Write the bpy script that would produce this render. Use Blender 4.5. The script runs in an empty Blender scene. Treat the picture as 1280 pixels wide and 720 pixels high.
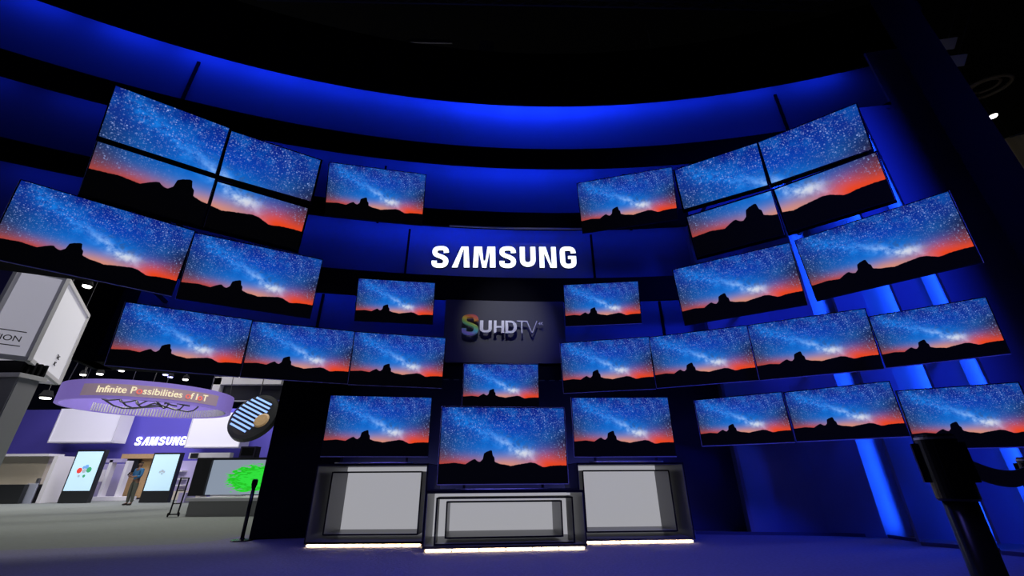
import bpy, bmesh, math, random
from mathutils import Vector, Matrix
random.seed(7)
R = math.radians
scene = bpy.context.scene
C = scene.collection

# ------------------------------------------------------------------ camera
FPX, PITCH, ROLL = 520.0, R(24.48), R(-0.357)
CAMZ = 1.0
cd = bpy.data.cameras.new('camera'); cam = bpy.data.objects.new('camera', cd); C.objects.link(cam)
cd.sensor_width = 36; cd.lens = FPX/1280*36; cd.clip_end = 300; cd.clip_start = 0.02
cam.matrix_world = (Matrix.Translation((0, 0, CAMZ)) @ Matrix.Rotation(math.pi/2+PITCH, 4, 'X') @ Matrix.Rotation(ROLL, 4, 'Z'))
scene.camera = cam

# ------------------------------------------------------------------ world / exposure
w = bpy.data.worlds.new('world'); scene.world = w; w.use_nodes = True
w.node_tree.nodes['Background'].inputs[0].default_value = (0.10, 0.12, 0.30, 1)
w.node_tree.nodes['Background'].inputs[1].default_value = 0.008
scene.view_settings.view_transform = 'Standard'
scene.view_settings.look = 'None'
scene.view_settings.exposure = 0.0
scene.view_settings.gamma = 1.0
scene.view_settings.use_curve_mapping = False

# ------------------------------------------------------------------ light levels (all room lamps)
BLUE = (0.006, 0.035, 1.0)
P_COVE = {1: 12.0, 2: 6.0, 3: 4.8, 4: 2.0}  # watts for each two-metre cove strip
P_FIN = 55.0
P_HALL = 480.0

def area(name, loc, target, sx, sy, power, color, spread=180):
    l = bpy.data.lights.new(name, 'AREA'); l.shape = 'RECTANGLE'; l.size = sx; l.size_y = sy
    l.energy = power; l.color = color; l.spread = R(spread)
    o = bpy.data.objects.new(name, l); C.objects.link(o); o.location = loc
    d = Vector(target)-Vector(loc)
    o.rotation_euler = d.to_track_quat('-Z', 'Y').to_euler()
    return o
def spot(name, loc, target, power, color, angle=60, blend=0.6, radius=0.15):
    l = bpy.data.lights.new(name, 'SPOT'); l.energy = power; l.color = color
    l.spot_size = R(angle); l.spot_blend = blend; l.shadow_soft_size = radius
    o = bpy.data.objects.new(name, l); C.objects.link(o); o.location = loc
    o.rotation_euler = (Vector(target)-Vector(loc)).to_track_quat('-Z', 'Y').to_euler()
    return o

# ------------------------------------------------------------------ measuring helpers
def ray(px, py):
    a = (px-640)/FPX; b = (py-360)/FPX
    cr, sr = math.cos(ROLL), math.sin(ROLL)
    X = cr*a+sr*b; u = -(-sr*a+cr*b)
    c, s = math.cos(PITCH), math.sin(PITCH)
    return Vector((X, c-s*u, s+c*u))
def at(px, py, Y):
    d = ray(px, py); d = d*(Y/d.y); return Vector((d.x, d.y, d.z+CAMZ))
def atr(px, py, rho):
    d = ray(px, py); d = d*(rho/math.hypot(d.x, d.y)); return Vector((d.x, d.y, d.z+CAMZ))
def atz(px, py, z):
    d = ray(px, py); d = d*((z-CAMZ)/d.z); return Vector((d.x, d.y, z))
def az(px, py):
    d = ray(px, py); return math.atan2(d.x, d.y)
def pol(a, rho, z=0.0):
    return Vector((math.sin(a)*rho, math.cos(a)*rho, z))
CX, CY, RW = 1.593, -17.79, 27.0       # plan circle of the concave display wall
def rho_at(a, r=RW):
    ux, uy = math.sin(a), math.cos(a); b = ux*CX+uy*CY
    return b+math.sqrt(b*b+r*r-CX*CX-CY*CY)
def wall_pt(a, r=RW, z=0.0):
    # point in direction a (seen from the middle of the floor) moved out radially to radius r
    p = pol(a, rho_at(a)); d = Vector((p.x-CX, p.y-CY, 0)).normalized()
    return Vector((CX+d.x*r, CY+d.y*r, z))

# ------------------------------------------------------------------ materials
def M(name, color, rough=0.6, metal=0.0, spec=0.5, emit=None, estr=0.0, bump=0.0, bscale=40.0, var=0.0, coat=0.0):
    m = bpy.data.materials.new(name); m.use_nodes = True
    nt = m.node_tree; b = nt.nodes['Principled BSDF']
    b.inputs['Base Color'].default_value = (*color, 1); b.inputs['Roughness'].default_value = rough
    b.inputs['Metallic'].default_value = metal; b.inputs['Specular IOR Level'].default_value = spec
    b.inputs['Coat Weight'].default_value = coat
    if emit: b.inputs['Emission Color'].default_value = (*emit, 1); b.inputs['Emission Strength'].default_value = estr
    if bump or var:
        tc = nt.nodes.new('ShaderNodeTexCoord'); n = nt.nodes.new('ShaderNodeTexNoise')
        n.inputs['Scale'].default_value = bscale; n.inputs['Detail'].default_value = 4
        nt.links.new(tc.outputs['Object'], n.inputs['Vector'])
        if bump:
            bp = nt.nodes.new('ShaderNodeBump'); bp.inputs['Strength'].default_value = bump; bp.inputs['Distance'].default_value = 0.02
            nt.links.new(n.outputs['Fac'], bp.inputs['Height']); nt.links.new(bp.outputs['Normal'], b.inputs['Normal'])
        if var:
            mx = nt.nodes.new('ShaderNodeMix'); mx.data_type = 'RGBA'
            mx.inputs['A'].default_value = (*[c*(1-var) for c in color], 1); mx.inputs['B'].default_value = (*[min(1, c*(1+var)) for c in color], 1)
            nt.links.new(n.outputs['Fac'], mx.inputs['Factor']); nt.links.new(mx.outputs['Result'], b.inputs['Base Color'])
    return m
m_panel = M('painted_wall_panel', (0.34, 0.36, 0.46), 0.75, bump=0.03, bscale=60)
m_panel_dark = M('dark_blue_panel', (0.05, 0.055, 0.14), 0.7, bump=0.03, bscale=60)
m_black = M('black_fascia', (0.006, 0.006, 0.008), 0.85, spec=0.15, bump=0.02)
m_blackgloss = M('black_gloss', (0.006, 0.006, 0.008), 0.25)
m_bezel = M('television_housing', (0.012, 0.012, 0.014), 0.45)
m_trim = M('brushed_metal_trim', (0.55, 0.55, 0.6), 0.35, metal=1.0)
m_tvtrim = M('silver_trim', (0.8, 0.8, 0.84), 0.5, metal=0.15)
m_carpet = M('booth_carpet', (0.20, 0.20, 0.26), 0.95, spec=0.1, bump=0.6, bscale=25, var=0.25)
m_hallcarpet = M('hall_carpet', (0.20, 0.22, 0.21), 0.95, spec=0.1, bump=0.4, bscale=9, var=0.12)
m_plinth = M('plinth_paint', (0.10, 0.10, 0.16), 0.5)
m_greypanel = M('grey_sign_panel', (0.11, 0.11, 0.125), 0.5, bump=0.02)
m_cabside = M('grey_cabinet_lacquer', (0.15, 0.15, 0.17), 0.35, bump=0.01)
m_cabedge = M('black_cabinet_edge', (0.01, 0.01, 0.012), 0.4)
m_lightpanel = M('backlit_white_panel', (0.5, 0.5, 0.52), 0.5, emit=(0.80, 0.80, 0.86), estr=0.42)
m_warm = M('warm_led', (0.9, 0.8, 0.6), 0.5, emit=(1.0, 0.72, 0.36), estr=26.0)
m_letter = M('lit_letter_face', (0.9, 0.9, 0.9), 0.5, emit=(0.92, 1.0, 0.98), estr=1.6)
m_silver = M('silver_letter', (0.8, 0.8, 0.84), 0.38, metal=0.6)
m_purple = M('purple_washed_wall', (0.12, 0.10, 0.55), 0.8)  # purple light wash on the far wall is put into the base colour
m_white = M('white_lacquer', (0.75, 0.74, 0.78), 0.5)
m_litwhite = M('backlit_fabric', (0.7, 0.7, 0.74), 0.7, emit=(0.72, 0.70, 0.82), estr=0.34)
m_steel = M('brushed_steel', (0.55, 0.55, 0.60), 0.42, metal=0.35, bump=0.02)
m_wood = M('light_wood', (0.55, 0.36, 0.17), 0.55, bump=0.05, bscale=12, var=0.2)
m_ceil = M('dark_ceiling', (0.012, 0.012, 0.012), 0.95, spec=0.05)
m_truss = M('truss_aluminium', (0.10, 0.10, 0.11), 0.5, metal=0.5)
m_lampwhite = M('lamp_glow', (1, 1, 1), 0.5, emit=(1, 0.95, 0.85), estr=6)
m_lampblue = M('violet_led_glow', (1, 1, 1), 0.5, emit=(0.35, 0.35, 1.0), estr=4)
m_belt = M('belt_webbing', (0.045, 0.06, 0.08), 0.7, bump=0.1, bscale=200)

# ------------------------------------------------------------------ mesh helpers
class MB:
    def __init__(s): s.v = []; s.f = []; s.uv = None
    def poly(s, pts):
        i = len(s.v); s.v += [tuple(p) for p in pts]; s.f.append(list(range(i, i+len(pts)))); return s
    def quadbox(s, p):  # p: 8 corners, bottom 4 then top 4 (ccw)
        i = len(s.v); s.v += [tuple(q) for q in p]
        for f in ((3, 2, 1, 0), (4, 5, 6, 7), (0, 1, 5, 4), (1, 2, 6, 5), (2, 3, 7, 6), (3, 0, 4, 7)): s.f.append([i+k for k in f])
        return s
    def box(s, x0, x1, y0, y1, z0, z1):
        return s.quadbox([(x0, y0, z0), (x1, y0, z0), (x1, y1, z0), (x0, y1, z0), (x0, y0, z1), (x1, y0, z1), (x1, y1, z1), (x0, y1, z1)])
    def bar(s, a, b, hw, hh, up=Vector((0, 0, 1))):
        a = Vector(a); b = Vector(b); d = (b-a).normalized(); x = d.cross(up)
        if x.length < 1e-4: x = d.cross(Vector((0, 1, 0)))
        x.normalize(); y = x.cross(d)
        return s.quadbox([a-x*hw-y*hh, a+x*hw-y*hh, a+x*hw+y*hh, a-x*hw+y*hh, b-x*hw-y*hh, b+x*hw-y*hh, b+x*hw+y*hh, b-x*hw+y*hh])
    def lathe(s, c, prof, n=24, axis='z'):
        i = len(s.v); c = Vector(c)
        for r, z in prof:
            for k in range(n):
                a = 2*math.pi*k/n
                p = (r*math.cos(a), r*math.sin(a), z) if axis == 'z' else ((r*math.cos(a), z, r*math.sin(a)) if axis == 'y' else (z, r*math.cos(a), r*math.sin(a)))
                s.v.append(tuple(c+Vector(p)))
        for j in range(len(prof)-1):
            for k in range(n):
                s.f.append([i+j*n+k, i+j*n+(k+1) % n, i+(j+1)*n+(k+1) % n, i+(j+1)*n+k])
        s.f.append([i+k for k in range(n)][::-1]); s.f.append([i+(len(prof)-1)*n+k for k in range(n)])
        return s
    def tube(s, pts, r, n=10):
        pts = [Vector(p) for p in pts]; i = len(s.v); m = len(pts)
        for j, p in enumerate(pts):
            d = (pts[min(j+1, m-1)]-pts[max(j-1, 0)]).normalized()
            x = d.cross(Vector((0, 0, 1)))
            if x.length < 1e-3: x = d.cross(Vector((0, 1, 0)))
            x.normalize(); y = x.cross(d)
            for k in range(n):
                a = 2*math.pi*k/n; s.v.append(tuple(p+x*r*math.cos(a)+y*r*math.sin(a)))
        for j in range(m-1):
            for k in range(n): s.f.append([i+j*n+k, i+j*n+(k+1) % n, i+(j+1)*n+(k+1) % n, i+(j+1)*n+k])
        s.f.append([i+k for k in range(n)][::-1]); s.f.append([i+(m-1)*n+k for k in range(n)])
        return s
    def prism(s, outline, z0, z1):   # outline in local x,z ; extruded along y from z0 to z1
        i = len(s.v); n = len(outline)
        s.v += [(x, z0, z) for x, z in outline]+[(x, z1, z) for x, z in outline]
        s.f.append([i+k for k in range(n)]); s.f.append([i+n+k for k in range(n)][::-1])
        for k in range(n): s.f.append([i+k, i+n+k, i+n+(k+1) % n, i+(k+1) % n])
        return s
    def build(s, name, mat, parent=None, loc=None, rot=None, smooth=False, bevel=0.0):
        me = bpy.data.meshes.new(name); me.from_pydata(s.v, [], s.f)
        bm = bmesh.new(); bm.from_mesh(me); bmesh.ops.recalc_face_normals(bm, faces=bm.faces)
        if bevel: bmesh.ops.bevel(bm, geom=list(bm.edges), offset=bevel, segments=2, affect='EDGES', clamp_overlap=True)
        bm.to_mesh(me); bm.free()
        if smooth:
            for p in me.polygons: p.use_smooth = True
        me.materials.append(mat)
        o = bpy.data.objects.new(name, me); C.objects.link(o)
        if parent: o.parent = parent
        if loc is not None: o.location = loc
        if rot is not None: o.rotation_euler = rot
        return o
def thing(name, label, cat, loc=(0, 0, 0), rot=(0, 0, 0), group=None):
    o = bpy.data.objects.new(name, None); C.objects.link(o); o.location = loc; o.rotation_euler = rot
    o.empty_display_size = 0.1
    return tag(o, label, cat, group)
def tag(o, label, cat, group=None):
    o['label'] = label; o['category'] = cat
    if group: o['group'] = group
    return o
def struct(o): o['kind'] = 'structure'; return o

def arc_band(a0, a1, r0, r1, z0, z1, n=48, rtop=None):
    """solid curved band between plan radii r0 (front) and r1 (back)"""
    b = MB(); n = max(2, n)
    rt = r0 if rtop is None else rtop
    for k in range(n+1):
        a = a0+(a1-a0)*k/n
        b.v += [tuple(wall_pt(a, r0, z0)), tuple(wall_pt(a, r1, z0)), tuple(wall_pt(a, r1, z1)), tuple(wall_pt(a, rt, z1))]
    for k in range(n):
        i = 4*k
        for j in range(4): b.f.append([i+j, i+(j+1) % 4, i+4+(j+1) % 4, i+4+j])
    b.f.append([0, 3, 2, 1]); i = 4*n; b.f.append([i, i+1, i+2, i+3])
    return b

# ================================================================== STRUCTURE
# floors
CARP = [(-26, 5.2), (-9.2, 7.4), (-5.4, 8.3), (-5.2, 9.6), (0, 9.9), (8, 9), (14, 8), (14, -6), (-26, -6)]
b = MB(); b.v = [(x, y, -0.12) for x, y in CARP]+[(x, y, 0.0) for x, y in CARP]; n_ = len(CARP)
b.f = [list(range(n_)), list(range(n_, 2*n_))]+[[k, (k+1) % n_, n_+(k+1) % n_, n_+k] for k in range(n_)]
struct(b.build('floor', m_carpet))
struct(MB().box(-60, 34, -6, 45, -0.2, -0.006).build('floor', m_hallcarpet))
# hall ceiling, very high and unlit
struct(MB().box(-60, 34, -6, 45, 17.0, 17.2).build('ceiling', m_ceil))

AL, AR = R(-74), R(54)
PB = 27.62                                           # back panels of the lit coves
A_STEP, A_DOOR, A_FIN = az(140, 362)-R(0.3), az(350, 476), R(27.2)
# tier panels (blue-washed)
struct(arc_band(AL, AR, PB, PB+0.1, 9.2, 12.15, 60).build('wall_back', m_panel))
struct(arc_band(AL, R(50), PB, PB+0.1, 7.0, 9.5, 60).build('wall_back', m_panel))
struct(arc_band(AL, A_FIN, PB, PB+0.1, 5.0, 7.3, 50).build('wall_back', m_panel))
struct(arc_band(A_STEP, A_FIN, PB, PB+0.1, 3.06, 5.3, 50).build('wall_back', m_panel))
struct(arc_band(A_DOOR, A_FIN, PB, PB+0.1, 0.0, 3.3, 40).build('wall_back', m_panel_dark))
# black fascias that hide the cove strips
def fascia(a0, a1, z0, z1, n=60):
    o = arc_band(a0, a1, RW, RW+0.07, z0, z1, n)
    return struct(o.build('trim_1', m_black))
TR = [(AL, AR, 11.30, 13.6), (AL, R(50), 8.88, 9.56), (AL, A_FIN, 6.86, 7.37), (A_STEP, A_FIN, 4.83, 5.45), (A_DOOR, A_FIN, 2.97, 3.31)]
for i, (a0, a1, z0, z1) in enumerate(TR):
    o = fascia(a0, a1, z0, z1); o.name = 'trim_%d' % (i+1)
# ledges closing the top of each fascia back to the wall (black)
for i, (a0, a1, z0, z1) in enumerate(TR[1:]):
    o = struct(arc_band(a0, a1, RW+0.07, PB, z1-0.06, z1, 50).build('trim_%d' % (i+6), m_black))
struct(arc_band(AL, AR, RW+0.07, PB, 12.15, 12.25, 50).build('trim_10', m_black))
# silver strip standing in for the highlight along the second fascia's edge, middle stretch
struct(arc_band(R(-10), R(11.5), RW-0.03, RW, 6.85, 6.885, 20).build('trim_11', m_tvtrim))
# left part of the wall ends above the passage: black edge boards
struct(arc_band(AL, A_STEP, RW, PB+0.1, 4.80, 4.98, 16).build('trim_12', m_black))
struct(arc_band(A_STEP-R(0.4), A_STEP+R(1.2), RW+0.0, PB+0.15, 3.0, 6.9, 3).build('trim_13', m_black))
struct(arc_band(A_STEP, A_DOOR, RW, PB+0.1, 3.0, 3.12, 16).build('trim_14', m_black))
struct(arc_band(A_DOOR, A_DOOR+R(7.5), RW+0.25, PB+0.4, 0.0, 3.0, 8).build('wall_left', m_black))
# vertical joints between panels
ti = 15
for (px, py, z0, z1) in [(224, 90, 9.56, 11.3), (988, 125, 9.56, 11.3), (507, 300, 5.4, 6.86), (745, 300, 5.4, 6.86), (836, 390, 3.3, 4.83), (392, 385, 3.3, 4.83), (476, 215, 7.37, 8.88), (790, 240, 7.37, 8.88)]:
    a = az(px, py)
    struct(arc_band(a-R(0.16), a+R(0.16), PB-0.035, PB, z0-0.2, z1+0.2, 1).build('trim_%d' % ti, m_black)); ti += 1

# folded fin wall on the right
ZF = 8.55
def rho0(a):
    t = max(0, min(1, (a-R(33))/(R(51.5)-R(33))))
    return rho_at(min(a, R(33)))*(1-t)+10.9*t
L1, R1 = az(1108.6, 671.6), az(1150, 678)
L2, R2 = az(1114, 461), az(1157, 457)
L3, R3 = az(1200, 454), az(1225, 451)
AC = az(1236, 360)
def plate(p, q, z0, z1, th, name, mat):
    p = Vector(p); q = Vector(q); d = (q-p); d.z = 0; nrm = Vector((-d.y, d.x, 0)).normalized()*th
    if nrm.y < 0 and nrm.x < 0: nrm = -nrm
    b = MB().quadbox([(p.x, p.y, z0), (q.x, q.y, z0), (q.x+nrm.x, q.y+nrm.y, z0), (p.x+nrm.x, p.y+nrm.y, z0),
                      (p.x, p.y, z1), (q.x, q.y, z1), (q.x+nrm.x, q.y+nrm.y, z1), (p.x+nrm.x, p.y+nrm.y, z1)])
    return struct(b.build(name, mat))
# A facets (broad, facing the floor) and B facets (narrow, turned to the right)
A_start = [A_FIN, R1, R2, R3]; A_end = [L1, L2, L3, AC]
# first long stretch follows the curve
segs = 5; ST = 0.42
A_s0 = A_FIN-R(0.5)
for k in range(segs):
    a = A_s0+(A_end[0]-A_s0)*k/segs; c = A_s0+(A_end[0]-A_s0)*(k+1)/segs
    plate(pol(a, rho0(a)), pol(c, rho0(c)), 0, ZF, 0.06, 'wall_right', m_panel)
plate(pol(A_s0, rho0(A_s0)), pol(A_s0-R(0.6), rho0(A_s0)+0.9), 0, ZF, 0.06, 'wall_right', m_panel)
for k in (1, 2, 3):
    a, c = A_start[k], A_end[k]
    plate(pol(a, rho0(a)-ST), pol(c, rho0(c)), 0, ZF, 0.05, 'wall_right', m_panel)
for k in (0, 1, 2):
    a, c = A_end[k], A_start[k+1]+R(1.4)
    plate(pol(a, rho0(a)), pol(c, rho0(c)+0.95), 0, ZF, 0.05, 'wall_right', m_panel)
# cap that closes the fins up to the cove above, with the small folded corner
b = MB()
pts = [pol(a, rho0(a)-0.05) for a in [A_FIN+(AC-A_FIN)*k/12 for k in range(13)]]
bk = [wall_pt(a, PB+0.1) for a in [A_FIN+(AC-A_FIN)*k/12 for k in range(13)]]
for k in range(12):
    b.quadbox([(*pts[k][:2], ZF), (*pts[k+1][:2], ZF), (*bk[k+1][:2], ZF), (*bk[k][:2], ZF),
               (*pts[k][:2], ZF+0.06), (*pts[k+1][:2], ZF+0.06), (*bk[k+1][:2], ZF+0.06), (*bk[k][:2], ZF+0.06)])
struct(b.build('trim_40', m_black))
p1, p2, p3 = atr(1079, 140.5, 10.75), atr(1113, 134.5, 10.8), atr(1086, 166, 11.05)
q = Vector((0.25, 0.3, 0.0))
b = MB(); b.v = [tuple(p) for p in (p1, p2, p3, p1+q, p2+q, p3+q)]; b.f = [[0, 1, 2], [5, 4, 3], [0, 3, 4, 1], [1, 4, 5, 2], [2, 5, 3, 0]]
struct(b.build('trim_41', m_panel))
# end pillar: turns towards the floor, black paint
plate(pol(AC, 10.9), pol(AC+R(4.2), 11.7), 0, 10.25, 0.05, 'wall_right', m_panel)
PC = pol(AC+R(2.6), 10.5); A_P = az(1230, 135); PE = pol(A_P, 9.4)
d = (PE-PC)
struct(MB().quadbox([(PC.x, PC.y, 0), (PE.x, PE.y, 0), (*pol(A_P-R(0.3), 12.2)[:2], 0), (*pol(AC+R(3.5), 12.4)[:2], 0),
                     (PC.x, PC.y, 15), (PE.x, PE.y, 15), (*pol(A_P-R(0.3), 12.2)[:2], 15), (*pol(AC+R(3.5), 12.4)[:2], 15)]).build('wall_right', M('pillar_paint', (0.02, 0.02, 0.03), 0.85, spec=0.1)))
# low plinth along the foot of the fins
FP = [(870, 668), (960, 669), (1050, 670), (1108, 672), (1150, 678), (1152, 682), (1252, 690), (1253, 693.5), (1290, 697)]
pf = [atz(x, y, 0.0) for x, y in FP]
b = MB()
for k in range(len(pf)-1):
    a, c = pf[k], pf[k+1]
    ao = a.normalized()*(max(a.length+0.03, rho0(math.atan2(a.x, a.y))-0.3)); co = c.normalized()*(max(c.length+0.03, rho0(math.atan2(c.x, c.y))-0.3))
    b.quadbox([(a.x, a.y, 0), (c.x, c.y, 0), (co.x, co.y, 0), (ao.x, ao.y, 0), (a.x, a.y, 0.05), (c.x, c.y, 0.05), (co.x, co.y, 0.05), (ao.x, ao.y, 0.05)])
struct(b.build('baseboard_right', m_plinth))

# ------------------------------------------------------------------ cove strips (the light that washes each tier)
def cove(a0, a1, z, key, zt, n, weights=None):
    for k in range(n):
        a = a0+(a1-a0)*(k+0.5)/n
        p = wall_pt(a, RW+0.13, z); t = wall_pt(a, PB, z-zt)
        L = (wall_pt(a0, RW)-wall_pt(a1, RW)).length/n*0.98
        wgt = weights(math.degrees(a)) if weights else 1
        o = area('cove_strip', p, t, L, 0.05, P_COVE[key]*wgt*L/1.5, BLUE, 150)
        # long axis horizontal along the wall
        dirv = (t-p).normalized(); tang = (wall_pt(a+0.01)-wall_pt(a)).normalized()
        yv = dirv.cross(tang).normalized(); xv = yv.cross(dirv)
        mt = Matrix((xv, yv, -dirv)).transposed().to_4x4(); mt.translation = p; o.matrix_world = mt
def w1(d):  # the strips are brightest at the middle and to the left, as installed
    return 0.45+1.0*math.exp(-((d-5)/17)**2)+0.35*math.exp(-((d+45)/12)**2)
cove(AL, R(51), 12.02, 1, 0.75, 17, w1)
cove(AL, R(49), 9.43, 2, 0.75, 17, lambda d: 0.25+1.0*math.exp(-((d-0)/15)**2)+0.1*math.exp(-((d+45)/12)**2))
cove(AL, A_FIN, 7.24, 3, 0.7, 14, lambda d: 0.3+0.9*math.exp(-((d+9)/13)**2))
cove(A_STEP, A_FIN, 5.33, 4, 0.7, 9)

# upright light strips tucked behind the leading edge of each fin
def fin_strip(p, target, z0, z1, power, spr=110):
    zc = (z0+z1)/2; p = Vector((p.x, p.y, zc)); t_ = Vector((target.x, target.y, zc))
    l = bpy.data.lights.new('fin_strip', 'AREA'); l.shape = 'RECTANGLE'; l.size = 0.05; l.size_y = z1-z0; l.energy = power; l.color = (0.008, 0.075, 1.0); l.spread = R(spr)
    o = bpy.data.objects.new('fin_strip', l); C.objects.link(o)
    dv_ = (t_-p).normalized(); up = Vector((0, 0, 1)); xv = up.cross(-dv_).normalized()
    m_ = Matrix((xv, up, -dv_)).transposed().to_4x4(); m_.translation = p; o.matrix_world = m_
for k, pw_ in ((0, 1.0), (1, 1.3), (2, 1.1)):
    a = A_start[k+1]+R(0.25)
    dep = 0.16 if k == 0 else ST*(a+R(0.25)-A_end[k])/(A_end[k]-A_start[k])+0.03
    fin_strip(pol(a+R(0.25), rho0(a)+dep), pol(A_end[k]+R(0.5), rho0(A_end[k])+0.1), 0.1, ZF-0.05, P_FIN*pw_)
fin_strip(pol(AC+R(3.1), 10.66), pol(AC-R(1.2), 10.97), 0.1, 9.9, P_FIN*4.4, 84)

# blue stage lamps high on the right truss, and a soft wash for the stage floor
def moving_head(px, py, rho, target, power, label, angle=75):
    p = atr(px, py, rho)
    t = thing('stage_lamp', label, 'stage lamp', p, group=None)
    MB().box(-0.16, 0.16, -0.12, 0.12, 0.22, 0.34).build('base', m_black, t, bevel=0.01)
    for s_ in (-1, 1): MB().box(s_*0.17-0.02, s_*0.17+0.02, -0.06, 0.06, -0.08, 0.25).build('yoke_arm', m_black, t, bevel=0.005)
    MB().lathe((0, 0, 0), [(0.10, -0.16), (0.14, -0.14), (0.14, 0.10), (0.07, 0.17)], 20).build('lamp_head', m_black, t, smooth=True)
    for dx, dy in ((-0.05, -0.05), (0.05, -0.05), (-0.05, 0.05), (0.05, 0.05)):
        MB().lathe((dx, dy, -0.175), [(0.035, 0), (0.04, 0.015)], 12).build('lens', m_lampblue, t)
    spot('stage_beam', p+Vector((0, 0, -0.22)), target, power, BLUE, angle, 0.8, 0.12)
    MB().tube([(0, 0, 0.34), (0, 0, 3.0)], 0.012, 8).build('hanging_cable', m_truss, t)
    return t
moving_head(1138, 12, 10.6, (7.2, 8.6, 2.5), 60, 'blue four-lens stage lamp hanging above the right end of the wall', 80)
area('stage_beam', (7.0, -1.5, 11.5), (7.3, 7.9, 4.5), 4, 3, 150, (0.01, 0.03, 1.0), 60)
area('stage_wash', (0, 2.6, 11.0), (0, 5.0, 0), 8, 2, 150, (0.15, 0.13, 0.8), 72)
spot('post_highlight_spot', (-4.5, 3.0, 4.5), (1.12, 1.07, 0.6), 45, (1.0, 0.95, 0.85), 9, 0.8, 0.25)  # unseen spot added to put a highlight on the near barrier post
spot('lip_highlight_spot', (0.6, 3.4, 7.2), (0.6, 9.2, 6.87), 45, (0.9, 0.9, 1.0), 16, 1.0, 0.1)  # unseen spot added to brighten the silver strip on the fascia edge
# small white spot over the grey sign panel
spot('sign_spot', (-0.1, 3.0, 8.6), (-0.12, 9.15, 4.2), 620, (0.85, 0.87, 1.0), 19, 1.0, 0.12)
spot('sign_spot', (-4.5, -1.5, 8.5), (-2, 8.0, 1.0), 12, (1, 1, 1), 60, 0.6, 0.05)
# hall lamps far behind the wall
HL = [(-14, 19, 12), (-24, 17, 12), (-19, 24, 11), (-8.5, 13.5, 12)]
for x, y, z in HL: area('hall_lamp', (x, y, z), (x, y, 0), 3, 3, P_HALL, (1.0, 0.97, 0.9), 150)
area('hall_lamp', (-17, 14, 7.0), (-21, 23, 1.2), 4, 1, 130, (1.0, 0.95, 0.88), 100)  # unseen lamp added to brighten the product booth at the far left
area('hall_wash', (-20, 21, 9), (-20, 27, 4), 10, 1, 300, (0.35, 0.3, 1.0))

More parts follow.
